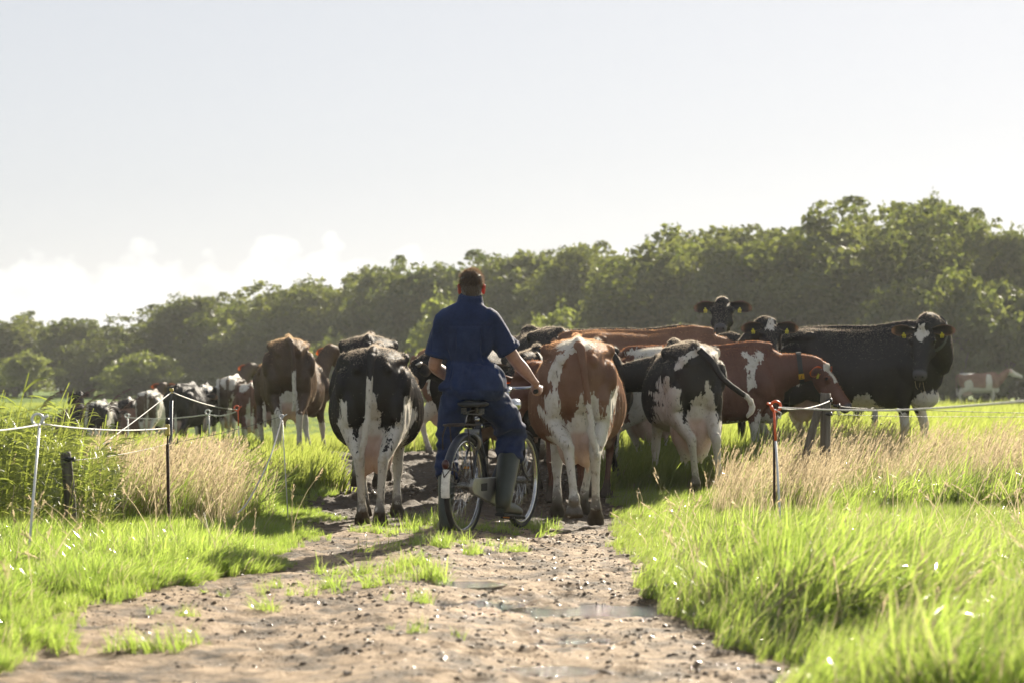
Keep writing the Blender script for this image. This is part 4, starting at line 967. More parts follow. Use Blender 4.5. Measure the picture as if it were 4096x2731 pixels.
        em = mesh_np('cow_ear', np.array(front + back), F, dict(rim=rim * 2), smooth=True)
        eo = link('ear', em, EARS[color], root)
        if tags:
            tgb = MB(); cpos = o + d * .10 - w * .035 + nn_ * .028; Mx = np.stack([d, w, nn_], 1)
            poly = .82 * np.array([(-.022, -.052), (.022, -.052), (.026, -.01), (.009, .002), (.009, .018), (-.009, .018), (-.009, .002), (-.026, -.01)])
            fr = [cpos + Mx @ np.array([a, b, .002]) for a, b in poly]; bk = [cpos + Mx @ np.array([a, b, -.002]) for a, b in poly]; m8 = len(poly)
            tgb.add(fr + bk, [tuple(range(m8)), tuple(range(2 * m8 - 1, m8 - 1, -1))] + [(i, m8 + i, m8 + (i + 1) % m8, (i + 1) % m8) for i in range(m8)])
            to = link('ear_tag', tgb.mesh('ear_tag', False), M_TAG, eo)
            if tagtext:
                dm = text_mesh(tagtext, .022)
                Mt = np.stack([-sd if False else sd * (1 if (np.cross(sd, w) @ nn_) > 0 else -1), w, nn_], 1); vv = np.array([v.co[:] for v in dm.vertices])
                vv = vv @ Mt.T + cpos + Mx @ np.array([0, -.032, .0032]); dm.vertices.foreach_set('co', vv.astype(np.float32).ravel()); dm.update(); link('digits', dm, M_INK, eo)
        if not lod:
            eb = MB(); eb.ball(H + f * .112 + sd * sx * .119 + u * .030, (.021, .021, .021), 10, 8); link('eye', eb.mesh('eye'), M_EYE, root)
            nb = MB(); nb.ball(H + f * .505 + sd * sx * .034 + u * .018, (.017, .013, .015), 8, 6); link('nostril', nb.mesh('nostril'), M_NOSTRIL, root)
    if horn:
        hb = MB(); hb.tube([H - f * .02 + sd * -.09 + u * .05, H - f * .03 + sd * -.16 + u * .07, H + f * .03 + sd * -.20 + u * .10], [.022, .018, .006], n=8); link('horn', hb.mesh('horn'), M_HORN, root)
    if collar is not None:
        i = 4; p = np.asarray(npts[i]); tn = nrm(npts[i + 1] - npts[i - 1]); s2 = nrm(np.cross(tn, (0, .02, 1.0))); u2 = np.cross(s2, tn); ra, rb = nr[i]; cb = MB(); rs = []
        for (o1, o2) in ((-.026, .004), (-.026, .013), (.026, .013), (.026, .004), (-.026, .004)):
            a = np.linspace(0, 2 * np.pi, 30, endpoint=False); rs.append(p + tn * o1 + np.outer(np.cos(a) * (ra * neckr + o2), s2) + np.outer(np.sin(a) * (rb * neckr * 1.03 + o2), u2))
        cb.rings(rs, False); co = link('collar', cb.mesh('collar', False), M_COLLAR, root)
        for j, ch in enumerate(collar[0]):
            an = collar[1] + j * collar[2]; ctr = p + s2 * math.cos(an) * (ra * neckr + .016) + u2 * math.sin(an) * (rb * neckr * 1.03 + .016); nv = nrm(s2 * math.cos(an) + u2 * math.sin(an) * .9); tv = nrm(np.cross(nv, tn))
            Mx = np.stack([tn, tv, nv], 1); pb = MB(); pb.box(ctr, (.062, .060, .010), Mx); po = link('collar_number', pb.mesh('collar_number', False), M_NUM, co)
            if ch != ' ':
                dm = text_mesh(ch, .058); ex = tn * collar[3]; Mt = np.stack([ex, np.cross(nv, ex), nv], 1); vv = np.array([v.co[:] for v in dm.vertices]) @ Mt.T + ctr + nv * .0056; dm.vertices.foreach_set('co', vv.astype(np.float32).ravel()); dm.update(); link('digits', dm, M_INK, co)
    return root
def conv(pts, x0, z0, k): return [((a - x0) / k, (z0 - b) / k) for a, b in pts]
def c1(p): return [(960 + a / 1.7425, 1250 + b / 1.7425) for a, b in p]     # pixels of enlarged crops -> photograph pixels
def c3(p): return [(2040 + a / 1.6677, 1180 + b / 1.6677) for a, b in p]
def c4(p): return [(2640 + a / 1.8667, 1180 + b / 1.8667) for a, b in p]
def herd():
    Rp = lambda p, x0, z0, k, lim=-.15: ('R', conv(p, x0, z0, k), lim)
    # --- black cow left of the rider
    k = 510; P = lambda p, lim=-.15: Rp(c1(p), 1505, 2105, k, lim)
    cow('black cow walking away left of the rider with a white streak and pink udder', 1505, 19.0, R(1), .96, 'black', z=-.045,
        feet=dict(hl=(-.085, -.66, 0), hr=(.06, -.80, 0), fl=(-.12, .55, 0), fr=(.15, .60, 0)), udder=1.12, tailwhite=.62, tail=[(0, -.84, 1.37), (-.01, -.91, 1.31), (-.015, -.945, 1.12), (-.03, -.945, .88), (-.055, -.93, .70), (-.09, -.91, .53)],
        polys=[P([(985, 640), (1012, 740), (995, 800), (1035, 840), (1050, 870), (1030, 960), (1010, 1060), (900, 1090), (850, 1010), (845, 900), (885, 800), (925, 700), (930, 560), (965, 560)]),
               P([(1182, 590), (1200, 640), (1175, 760), (1135, 860), (1130, 960), (1110, 1040), (1110, 1500), (860, 1500), (830, 1080), (845, 1010), (870, 1100), (1000, 1065), (1010, 1062), (1090, 1062), (1095, 870), (1045, 862), (1055, 832), (1110, 800), (1160, 740)]),
               P([(735, 612), (768, 700), (770, 770), (805, 850), (835, 940), (862, 1030), (905, 1085), (900, 1200), (820, 1100), (800, 960), (745, 880), (700, 775), (722, 740)], .3),
               P([(1215, 675), (1222, 740), (1180, 820), (1170, 870), (1150, 930), (1120, 980), (1150, 830), (1190, 700)], .4)], belly=.60, socks=.40, voxel=.014, rng=RNG)
    # --- red and white cow right of the rider
    P = lambda p, lim=-.15: Rp(c3(p), 2310, 2088, 528, lim)
    cow('red and white cow walking away right of the rider with one hind hoof lifted', 2308, 19.05, R(-1), 1.0, 'red', z=-.035,
        feet=dict(hl=(-.03, -.84, .075, 1), hr=(.135, -.70, 0), fl=(-.155, .40, 0), fr=(.06, .75, 0)), udder=.95, tailwhite=.42, tail=[(.0, -.84, 1.39), (.02, -.92, 1.32), (.05, -.945, 1.1), (.085, -.935, .86), (.11, -.925, .66), (.15, -.91, .50)],
        polys=[P([(470, 275), (532, 320), (525, 350), (500, 330), (480, 352), (462, 320), (440, 335), (400, 372), (345, 420), (325, 520), (305, 590), (318, 700), (328, 780), (352, 860), (398, 905), (425, 950), (430, 1100), (240, 960), (300, 930), (262, 850), (215, 790), (195, 738), (250, 792), (235, 722), (250, 650), (290, 640), (290, 582), (265, 540), (272, 470), (330, 400), (440, 330)]),
               P([(490, 620), (500, 760), (540, 760), (545, 640), (572, 700), (578, 790), (620, 860), (600, 1000), (640, 1010), (640, 1560), (290, 1560), (235, 950), (290, 930), (400, 905), (405, 860), (440, 800), (455, 720)]),
               P([(722, 600), (712, 660), (700, 730), (668, 800), (650, 900), (610, 1010), (580, 900), (612, 830), (640, 780), (660, 700), (692, 640)], .3)],
        blobs=[((-.03, -.72, 1.375), (.12, .17, .06))], belly=.58, socks=.46, voxel=.014, rng=RNG)
    # --- black and white cow behind the orange post's tape
    P = lambda p, lim=-.1: Rp(c3(p), 2757, 1989, 440, lim)
    cow('bony black and white cow with big pale udder, tail swung to the right', 2735, 22.85, R(5), 1.0, 'black', z=.0,
        head=(-.62, 1.05, .98), face=(-.45, .35, -.85), feet=dict(hl=(.0, -.66, 0), hr=(.20, -.74, 0), fl=(-.20, .55, 0), fr=(.12, .7, 0)), udder=1.5, tailwhite=.40, thin=.97,
        tail=[(0.02, -.84, 1.37), (.10, -.93, 1.24), (.20, -1.0, 1.08), (.33, -1.03, .97), (.43, -1.03, .90), (.46, -1.02, .80), (.42, -1.0, .74)],
        polys=[P([(1262, 585), (1285, 660), (1312, 760), (1332, 862), (1400, 870), (1430, 800), (1410, 720), (1440, 620), (1455, 700), (1430, 900), (1405, 1000), (1410, 1130), (1400, 1400), (1340, 1400), (1320, 1110), (1240, 1130), (1195, 1000), (1160, 900), (1160, 800), (1170, 702), (1228, 662)]),
               P([(1000, 552), (1025, 615), (1078, 640), (1078, 700), (1085, 800), (1110, 900), (1170, 1040), (1200, 1120), (1260, 1140), (1260, 1320), (1180, 1300), (1165, 1100), (1110, 960), (1060, 930), (1000, 880), (972, 760), (1010, 742), (985, 700), (958, 648), (1000, 660), (985, 618)], .3),
               P([(1290, 385), (1400, 378), (1445, 430), (1440, 560), (1425, 640), (1400, 470), (1370, 420), (1310, 400)], .0),
               P([(1055, 482), (1090, 430), (1140, 395), (1200, 350), (1245, 335), (1252, 352), (1190, 390), (1120, 425), (1080, 470)], .0)],
        belly=.66, socks=.30, voxel=.015, rng=RNG)
    # --- dark brown rump further off
    P = lambda p, lim=-.1: Rp(c1(p), 1150, 1843, 352, lim)
    cow('dark brown cow walking away on the left with pale lower legs', 1154, 28.3, R(5.5), 1.0, 'brown', z=.15, thin=.86, feet=dict(hl=(-.10, -.66, 0), hr=(.12, -.74, 0), fl=(-.14, .66, 0), fr=(.24, .45, 0)), udder=.75, tailwhite=.55,
        tail=[(0, -.84, 1.40), (.02, -.91, 1.34), (.05, -.94, 1.1), (.06, -.94, .86), (.065, -.93, .7), (.05, -.92, .58)],
        polys=[P([(320, 545), (345, 560), (380, 600), (392, 660), (370, 720), (300, 740), (275, 700), (280, 600)]), P([(250, 660), (275, 670), (270, 760), (330, 840), (330, 1040), (225, 1040), (205, 820), (180, 640), (215, 760)]), P([(370, 740), (385, 800), (420, 820), (400, 1040), (350, 1040), (360, 900)])],
        belly=.52, socks=.34, voxel=.018, rng=RNG)
    cow('brown cow raising its eared head just right of the dark brown rump', 1165, 30.8, R(-20), .88, 'brown', z=.10, head=(.05, 1.42, 1.54), face=(.1, .8, -.5), belly=.50, socks=.45, voxel=.02, rng=RNG, udder=.7, feet=dict(fr=(.16, .8, 0), fl=(-.12, .5, 0)))
    cow('black cow ahead of the white streaked one, only its hips showing above', 1478, 23.3, R(2), 1.0, 'black', z=.075, thin=1.0, belly=.55, socks=.30, voxel=.02, rng=RNG)
    # --- round the rider
    cow('black cow behind the rider turning its head to the left', 1908, 24.3, R(166), .97, 'black', z=.05, head=(.22, 1.46, 1.14), face=(.62, .45, -.62), collar=None, socks=.2, voxel=.02, rng=RNG, horn=True, tags=False)
    cow('black cow facing the rider behind the handlebar, wearing a numbered collar', 2128, 22.5, R(184), .93, 'black', z=.03, head=(.24, 1.42, 1.20), face=(.35, .55, -.75), collar=('64', 4.45, .42, -1), socks=.0, voxel=.018, rng=RNG, udder=.5)
    cow('dark red cow with an orange lit ear lowering its head beside the rider\'s hand', 2325, 21.5, R(164), .86, 'dred', z=.0, head=(.22, 1.50, 1.22), face=(.12, .28, -.95), up=(0, 1, .3), socks=.0, voxel=.018, rng=RNG, udder=.5)
    cow('brown and white cow seen sideways between the black rump and the rider', 1935, 31, R(-88), 1.0, 'red', z=.06, belly=.72, socks=.6, voxel=.024, rng=RNG, blobs=[((.3, -.75, 1.25), .25), ((.3, -.5, .95), .22)])
    cow('black cow whose high rump shows between the rider and the long brown back', 2172, 27.8, R(14), 1.07, 'black', z=.15, voxel=.021, rng=RNG, socks=.2)
    cow('black cow walking close beside the red and white cow on its right', 2352, 21.3 + .9, R(-3), 1.0, 'black', z=.0, head=(.2, 1.5, 1.0), face=(.1, .6, -.8), voxel=.018, rng=RNG, socks=.12, udder=.6, tailwhite=.25,
        feet=dict(hr=(.30, -.62, 0), hl=(-.05, -.7, 0)), tail=[(0.03, -.84, 1.37), (.2, -.92, 1.34), (.31, -.95, 1.15), (.345, -.95, .95), (.355, -.94, .8), (.32, -.93, .66)]) if False else None
    cow('black cow half hidden behind the red and white rump, tail hanging at its right', 2372, 24.0, R(-6), 1.0, 'black', z=.03, head=(.1, 1.5, 1.0), face=(.1, .6, -.8), voxel=.019, rng=RNG, socks=.14, udder=.6, tailwhite=.2,
        feet=dict(hr=(.28, -.70, 0), hl=(-.05, -.7, 0)), tail=[(0.06, -.84, 1.37), (.24, -.92, 1.30), (.33, -.95, 1.12), (.35, -.95, .92), (.35, -.94, .78), (.30, -.93, .64)])
    # --- right hand group
    cow('plain brown cow with a long back, seen sideways above the red and white rump', 2552, 26.5, R(-90), 1.03, 'red', z=.15, head=(0, 1.5, .92), face=(0, .6, -.8), voxel=.018, rng=RNG, udder=.8, socks=.0)
    cow('tall black cow raising its head highest of all and facing the camera', 2525, 28.6, R(-92), 1.07, 'black', z=.16, head=(.55, .98, 1.64), face=(.86, -.10, -.50), voxel=.017, rng=RNG, tagtext='6710')
    K = 384 * .95; z0 = 1901
    S = lambda p: ('X+', [((a - 2796) / K, (z0 - b) / K) for a, b in p], 0)
    cow('red and white cow with a numbered collar lowering its head behind the fence post', 2796, 25.2, R(-90), .95, 'dred', z=.08, head=(.06, 1.35, 1.13), face=(.28, .52, -.80), feet=dict(hl=(-.12, -.55, 0), hr=(.10, -.86, 0), fr=(.16, .56, 0), fl=(-.14, .85, 0)), udder=1.25, tagtext='7',
        collar=('7', 5.75, .3, -1), face_white=[(-.03, .17, .050, .030)],
        polys=[S(c4([(618, 432), (640, 436), (662, 462), (702, 470), (722, 428), (772, 440), (742, 485), (705, 525), (690, 590), (690, 682), (652, 686), (640, 600), (668, 560), (628, 552), (660, 505), (645, 460)])), S(c4([(366, 412), (420, 388), (428, 402), (382, 422)])),
               S(c4([(722, 868), (692, 940), (600, 1000), (622, 1100), (650, 1200), (705, 1190), (722, 1050), (832, 1000), (882, 1000), (880, 900), (850, 950), (790, 890), (750, 930)])),
               S(c3([(800, 372), (1005, 348), (1010, 520), (940, 620), (930, 700), (900, 640), (880, 560), (832, 578), (850, 500), (818, 470), (850, 430), (900, 405), (775, 390)])), S(c3([(780, 560), (860, 560), (960, 660), (1010, 800), (1060, 900), (1200, 860), (1250, 900), (1000, 1000), (800, 860)])),
               S(c3([(1400, 880), (1510, 870), (1560, 960), (1400, 980)])), S(c4([(1050, 800), (1200, 740), (1230, 790), (1190, 860), (1110, 840)]))],
        belly=.58, voxel=.015, rng=RNG)
    cow('black cow with a white star facing the camera between two other black cows', 2802, 27.2, R(207), .98, 'black', z=.16, head=(-.02, 1.42, 1.50), face=(.36, .66, -.60), face_white=[(-.02, .09, .010, .034), (.09, .13, .030, .004)], voxel=.016, rng=RNG, tagtext='8231', eartilt=.0)
    K = 372 * 1.04; Ky = K * .883; z0 = 1849
    S = lambda p: ('X+', [((a - 3417) / Ky, (z0 - b) / K) for a, b in p], 0)
    cow('big black cow standing sideways, head turned to camera with grass in its mouth', 3417, 26.0, R(-118), 1.04, 'black', z=.17, head=(.66, .96, 1.345), face=(.44, .07, -.89), feet=dict(hl=(-.12, -.5, 0), hr=(.12, -.75, 0), fl=(-.12, .75, 0), fr=(.14, .55, 0)), udder=.9, tagtext='4504', eartilt=.12,
        collar=('  ', .25, .3, 1), face_white=[(-.015, .055, .012, .050), (.055, .135, .046, .004)], neckr=1.05,
        polys=[S(c4([(992, 372), (1005, 500), (1020, 545), (1085, 560), (1120, 500), (1150, 440), (1168, 488), (1145, 560), (1150, 640), (1040, 640), (1010, 560), (985, 470)])), S(c4([(1320, 815), (1480, 800), (1560, 745), (1620, 725), (1640, 800), (1680, 860), (1320, 870)])), S(c4([(1740, 880), (1790, 880), (1800, 1060), (1735, 1060)]))],
        blobs=[((.0, .80, .60), .17)], belly=.52, voxel=.015, rng=RNG)
    cow('black and white cow grazing far behind the wooden fence posts', 3335, 42, R(196), .95, 'black', z=.06, head=(.1, 1.35, .42), face=(.1, .35, -.9), up=(0, 1, .2), voxel=.026, rng=RNG, blobs=[((.0, .7, .75), .30)], socks=.35, group='cows out in the far pasture')
    cow('far off brown and white cow walking right on the sunlit pasture', 3912, 106, R(-90), 1.03, 'red', z=.10, head=(0, 1.42, 1.48), face=(.15, .85, -.45), white_face=True, voxel=.03, rng=RNG, belly=.78, socks=.62, lod=1, tags=False, group='cows out in the far pasture',
        blobs=[((.35, .42, 1.0), (.3, .13, .5)), ((.3, -.45, .95), .17), ((0, -.5, 1.45), (.3, .3, .12))])
    # --- the far end of the herd on the left
    far = dict(voxel=.024, rng=RNG, lod=1, group='distant cows strung out along the left', tags=False)
    def top(py, D, s): return CAMH - (py - HY) / FPX * D - 1.42 * s
    for (lab, px, py, D, yaw, s, col, kw) in [
        ('dark red cow with a white hip stripe just left of the dark brown rump', 1005, 1528, 48, 6, 1.0, 'dred', dict(blobs=[((-.16, -.72, 1.36), (.10, .25, .12)), ((.12, -.7, 1.38), (.16, .2, .06)), ((-.02, -.8, .75), (.07, .25, .3))], socks=.5)),
        ('brown and white cow with upright ears, second left of the dark brown rump', 932, 1502, 50.5, 0, 1.08, 'brown', dict(head=(.25, 1.35, 1.58), face=(.2, .8, -.35), blobs=[((0, -.75, 1.35), (.14, .3, .2)), ((-.33, -.6, 1.0), (.16, .5, .5)), ((0, .3, 1.4), (.4, .5, .12)), ((.1, -.75, .7), (.09, .3, .3))], socks=.6)),
        ('black cow with white thigh edges behind the white step-in post', 818, 1536, 50, 4, 1.0, 'black', dict(blobs=[((-.28, -.66, .9), (.07, .3, .45)), ((.02, -.8, .75), (.09, .3, .3)), ((.1, -.7, 1.38), (.12, .2, .08))], socks=.55)),
        ('round black cow walking away right of the yellow capped pole', 742, 1532, 47, -5, 1.0, 'black', dict(socks=.1)),
        ('pale cow mostly hidden behind the yellow capped pole', 668, 1585, 60, 0, 1.0, 'black', dict(blobs=[((0, -.4, 1.1), (.6, .6, .45))], socks=.6)),
        ('white and tan cow with orange lit ears walking away left of the yellow capped pole', 606, 1560, 57, 0, .98, 'brown', dict(head=(.12, 1.3, 1.52), face=(0, .8, -.4), blobs=[((0, -.6, 1.42), (.32, .5, .13)), ((.34, -.5, 1.0), (.12, .6, .6)), ((-.34, -.3, 1.0), (.1, .6, .6)), ((0, -.9, 1.0), (.035, .2, .5))], socks=.68)),
        ('black cow with a white back strip behind the small white post', 515, 1592, 62, 8, 1.0, 'black', dict(blobs=[((.15, .0, 1.42), (.3, .6, .12))], socks=.4)),
        ('dark cow in the middle of the far group with a pale top line', 468, 1604, 67, 0, 1.0, 'black', dict(blobs=[((-.1, -.5, 1.42), (.25, .5, .07))])),
        ('white cow with a dark saddle walking away behind the reeds', 402, 1600, 56, 2, .96, 'black', dict(head=(.2, 1.4, 1.1), blobs=[((-.38, -.2, 1.1), (.22, .8, .6)), ((.30, -.6, 1.0), (.05, .4, .6)), ((0, -.7, 1.40), (.22, .5, .08))], socks=.72)),
        ('white faced cow with an orange ear looking right in the far group', 425, 1640, 60, -75, .95, 'red', dict(head=(.1, 1.25, 1.12), face=(.3, .65, -.7), white_face=True, socks=.5)),
        ('black cow with its dark head raised above the reed plumes', 325, 1618, 59, 12, 1.0, 'black', dict(head=(-.02, 1.3, 1.66), face=(-.4, .75, -.35))),
        ('dark brown cow at the far left tip of the herd behind the plumes', 278, 1640, 63, 20, 1.0, 'brown', dict(blobs=[((.1, -.5, 1.42), (.12, .3, .08))]))]:
        cow(lab, px, D, R(yaw), s, col, z=top(py, D, s), **far, **kw)
herd()
# ------------------------------------------------------------------ bicycle
M_PAINT = simple('dark_bike_enamel', (.018, .022, .035), .3, bumpy=.1, sc=20)
M_CHROME = simple('worn_chrome', (.55, .56, .56), .22, metal=1.0, var=.15, sc=25)
M_STEEL = simple('dull_steel', (.22, .22, .21), .42, metal=1.0, var=.25, sc=18)
M_TYRE = simple('tyre_rubber', (.018, .018, .018), .75, bumpy=.3)
M_WPAINT = simple('chipped_white_paint', (.72, .72, .68), .5, var=.2, sc=30)
M_SADDLE = simple('black_saddle_leather', (.016, .018, .020), .38, bumpy=.2)
M_CASE = simple('silver_chain_case', (.30, .30, .28), .38, metal=.7, var=.25, sc=14)
M_REFL = simple('amber_reflector', (.75, .28, .02), .3, var=.1)
M_RACK = simple('rusty_black_steel', (.045, .032, .026), .6, metal=.4, var=.5, sc=22)
M_GRIP = simple('rubber_grip', (.02, .02, .02), .7)
MAN_D = 16.75; MS = FPX / MAN_D
def mp(px, py, dy=0.0):                 # photograph pixel -> metres about the rider's spot (dy = further away)
    D = MAN_D + dy
    return np.array([(px - CX) / FPX * D - pxx(1900, MAN_D), dy, CAMH - (py - HY) / FPX * D])
MAN0 = Vector((pxx(1900, MAN_D), MAN_D, 0))
def build_bike():
    YAW = R(-20.5); base = Vector((MAN0.x - .075, MAN0.y - .24, -.010))
    root = empty('bicycle', base, YAW); root.rotation_euler = (0, R(1.2), YAW)
    tag(root, 'old dark upright bicycle with chrome handlebar and white mudguard tail under the rider', 'bicycle')
    Rw = .345; A0 = np.array([0, 0, Rw]); A1 = np.array([0, 1.12, Rw]); BB = np.array([0, .46, .285]); ST = np.array([0, .20, .86]); HT = np.array([0, .83, .86]); HB = np.array([0, .885, .66])
    for nm, A in (('rear_wheel', A0), ('front_wheel', A1)):
        rim = MB(); rim.torus(A, Rw - .040, .013, 56, 8, flat=1.1); w = link(nm, rim.mesh(nm), M_CHROME, root)
        ty = MB(); ty.torus(A, Rw - .018, .021, 60, 10); link('tyre', ty.mesh('tyre'), M_TYRE, w)
        sp = MB()
        for i in range(36):
            a = 2 * math.pi * i / 36; sx = (-1) ** i * .024; b = a + (.62 if (i // 2) % 2 else -.62)
            sp.tube([A + (sx, .022 * math.sin(b), .022 * math.cos(b)), A + (0, (Rw - .05) * math.sin(a), (Rw - .05) * math.cos(a))], .0014, n=4, ref=(1, 0, 0))
        link('spokes', sp.mesh('spokes'), M_CHROME, w)
        hb = MB(); hb.tube([A + (-.045, 0, 0), A + (-.02, 0, 0), A + (.02, 0, 0), A + (.045, 0, 0)], [.020, .024, .024, .020], n=12, ref=(0, 0, 1)); hb.tube([A + (-.07, 0, 0), A + (.07, 0, 0)], .008, n=8, ref=(0, 0, 1)); link('hub', hb.mesh('hub'), M_STEEL, w)
    fr = MB(); r = .0155
    fr.tube([BB, ST - (0, -.01, .06)], r, n=10); fr.tube([HB + (0, -.005, .03), BB], r * 1.1, n=10); fr.tube([HT - (0, -.02, .08), ST + (0, .035, -.11)], r, n=10); fr.tube([HT, HB], r * 1.25, n=10)
    for sx in (-1, 1):
        fr.tube([A0 + (sx * .055, 0, 0), BB + (sx * .035, -.05, .0)], .010, n=8); fr.tube([A0 + (sx * .055, 0, 0), ST + (sx * .018, .03, -.12)], .008, n=8)
    fr.tube([BB + (-.04, 0, 0), BB + (.04, 0, 0)], .024, n=12)
    fo = link('frame', fr.mesh('frame'), M_PAINT, root)
    lug = MB(); lug.tube([ST + (0, .012, -.05), ST + (0, .02, -.075)], .020, n=12); lug.tube([HT - (0, -.02, .05), HT - (0, -.026, .10)], .024, n=12); lug.tube([ST + (0, .06, -.11), ST + (0, .12, -.11)], .0175, n=12); link('chrome_lug', lug.mesh('lug'), M_CHROME, fo)
    fk = MB()
    for sx in (-1, 1): fk.tube([HB + (sx * .02, .005, 0), HB + (sx * .055, .02, -.03), HB + (sx * .055, .10, -.22), A1 + (sx * .055, 0, 0)], .010, n=8)
    fk.ball(HB + (0, .01, 0), (.05, .028, .022), 10, 6); link('fork', fk.mesh('fork'), M_PAINT, root)
    hbm = MB(); stm = HT + (0, -.03, .12)
    hbm.tube([HT, stm], .012, n=10); hbm.tube([stm, stm + (0, .07, .03)], .013, n=8)
    for sx in (-1, 1): hbm.tube([stm + (0, .07, .03), stm + (sx * .12, .075, .035), stm + (sx * .235, .03, .045), stm + (sx * .29, -.10, .035), stm + (sx * .31, -.24, .02)], .0115, n=10)
    ho = link('handlebar', hbm.mesh('handlebar'), M_CHROME, root)
    for sx in (-1, 1):
        gm = MB(); gm.tube([stm + (sx * .302, -.17, .028), stm + (sx * .312, -.245, .019), stm + (sx * .318, -.30, .012)], [.016, .0165, .016], n=10); link('grip', gm.mesh('grip'), M_GRIP, ho)
    lp = MB(); c = HT + (0, .10, .03); lp.tube([c + (0, -.05, 0), c + (0, -.01, 0), c + (0, .04, 0)], [.022, .042, .046], n=16); link('headlamp', lp.mesh('headlamp'), M_CHROME, ho)
    sd = MB(); z = ST[2] + .045; y0 = ST[1]; rows = []
    for (y, w, hgt, zt) in [(-.13, .045, .030, -.006), (-.125, .095, .045, .0), (-.07, .112, .05, .006), (-.0, .092, .045, .0), (.06, .050, .036, -.004), (.12, .028, .028, -.004), (.155, .020, .022, -.012)]:
        a = np.linspace(0, 2 * np.pi, 20, endpoint=False); rows.append(np.stack([w * np.sign(np.cos(a)) * np.abs(np.cos(a)) ** .8, np.full(20, y0 + y), z + zt + np.where(np.sin(a) > 0, .5, 1) * hgt * np.sin(a) * .6], 1))
    sd.rings(rows); so_ = link('saddle', sd.mesh('saddle'), M_SADDLE, root)
    spg = MB()
    for sx in (-1, 1):
        for q in range(4): spg.torus((sx * .065, y0 - .075, z - .035 - q * .010), .018, .0035, 14, 5, axis=(0, 0, 1))
        spg.tube([(sx * .065, y0 - .075, z - .07), (sx * .035, y0, z - .05), (0, y0 + .14, z - .03)], .004, n=6)
    spg.tube([(-.07, y0 - .075, z - .072), (.07, y0 - .075, z - .072)], .005, n=6, ref=(0, 0, 1)); spg.tube([ST + (0, .005, -.02), ST + (0, 0, .03)], .0125, n=10); link('saddle_spring', spg.mesh('spring'), M_STEEL, so_)
    def guard(A, a0, a1, mat, nm, par, Rg=Rw + .022, w=.030):
        mb = MB(); rs = []
        for a in np.linspace(a0, a1, 26):
            d = np.array([0, math.sin(a), math.cos(a)]); prof = []
            for v in np.linspace(-1, 1, 9): prof.append(A + d * (Rg - .012 * v * v - .006 * abs(v) ** 4) + np.array([w * v, 0, 0]))
            for v in np.linspace(1, -1, 9): prof.append(A + d * (Rg - .003 - .012 * v * v - .006 * abs(v) ** 4) + np.array([w * .97 * v, 0, 0]))
            rs.append(prof)
        mb.rings(rs); return link(nm, mb.mesh(nm), mat, par)
    gd = guard(A0, R(-70), R(60), M_PAINT, 'rear_mudguard', root); guard(A0, R(-101), R(-70.3), M_WPAINT, 'white_mudguard_tail', gd, w=.031)
    tl = MB(); a = R(-66); d = np.array([0, math.sin(a), math.cos(a)]); tl.ball(A0 + d * (Rw + .040), (.026, .022, .034), 12, 8); link('rear_lamp', tl.mesh('rear_lamp'), simple('red_lamp', (.05, .008, .008), .3), gd)
    guard(A1, R(-78), R(38), M_PAINT, 'front_mudguard', root)
    # carrier, stays, lock
    rk = MB(); zr = Rw * 2 + .075
    for sx in (-1, 1):
        rk.tube([(sx * .062, .12, zr), (sx * .066, -.20, zr), (sx * .05, -.265, zr - .005), (0, -.275, zr - .005)], .006, n=8)
        rk.tube([A0 + (sx * .066, 0, 0), (sx * .066, -.13, zr)], .0055, n=8)
        rk.tube([A0 + (sx * .062, -.0, .0), A0 + (sx * .036, -.30, .12), A0 + (0, -.375, .07)], .0035, n=6)
    rk.tube([(-.066, -.06, zr), (.066, -.06, zr)], .005, n=6, ref=(0, 0, 1)); rk.tube([(-.066, -.20, zr), (.066, -.20, zr)], .005, n=6, ref=(0, 0, 1)); rk.tube([(.01, .1, zr), (.01, -.27, zr)], .004, n=6)
    rk.tube([(-.066, -.19, zr), (-.074, -.23, zr - .08), (-.070, -.23, zr - .17)], .006, n=8)
    link('carrier', rk.mesh('carrier'), M_RACK, root)
    lk = MB(); lk.torus(A0 + (0, .115, .30), .062, .012, 26, 8, axis=(0, 1, .35), a0=R(-60), a1=R(240)); lk.box(A0 + (0, .12, .365), (.10, .035, .045)); link('wheel_lock', lk.mesh('lock'), M_STEEL, root)
    # chain case, crank, pedals (right side = +x)
    cc_ = MB(); out = []
    for a in np.linspace(R(90), R(270), 9): out.append((A0[1] - .052 * -math.cos(a) * 1.0 if False else A0[1] + .055 * math.cos(a), A0[2] + .055 * math.sin(a)))
    for a in np.linspace(R(-90), R(90), 13): out.append((BB[1] + .105 * math.cos(a), BB[2] + .105 * math.sin(a)))
    ins = [(A0[1] + .10, A0[2] + .022), (A0[1] + .10, A0[2] - .028), (BB[1] - .13, BB[2] - .032), (BB[1] - .13, BB[2] + .042)]
    n = len(out); 
    for (x0, x1) in ((.052, .082),):
        V = [(x0, y, z_) for y, z_ in out] + [(x1, y, z_) for y, z_ in out]; cc_.add(V, [tuple(range(n - 1, -1, -1)), tuple(range(n, 2 * n))] + [(i, (i + 1) % n, n + (i + 1) % n, n + i) for i in range(n)])
    co = link('chain_case', cc_.mesh('chain_case', False), M_CASE, root)
    b = co.modifiers.new('bevel', 'BEVEL'); b.width = .006; b.segments = 2
    sl_ = MB(); sl_.box((.0835, (A0[1] + .16), A0[2] - .012), (.003, .11, .052)); link('dark_slot', sl_.mesh('slot', False), M_TYRE, co)
    ck = MB(); PD = BB + np.array([.105, -.035, -.165]); PL = BB + np.array([-.105, .035, .165])
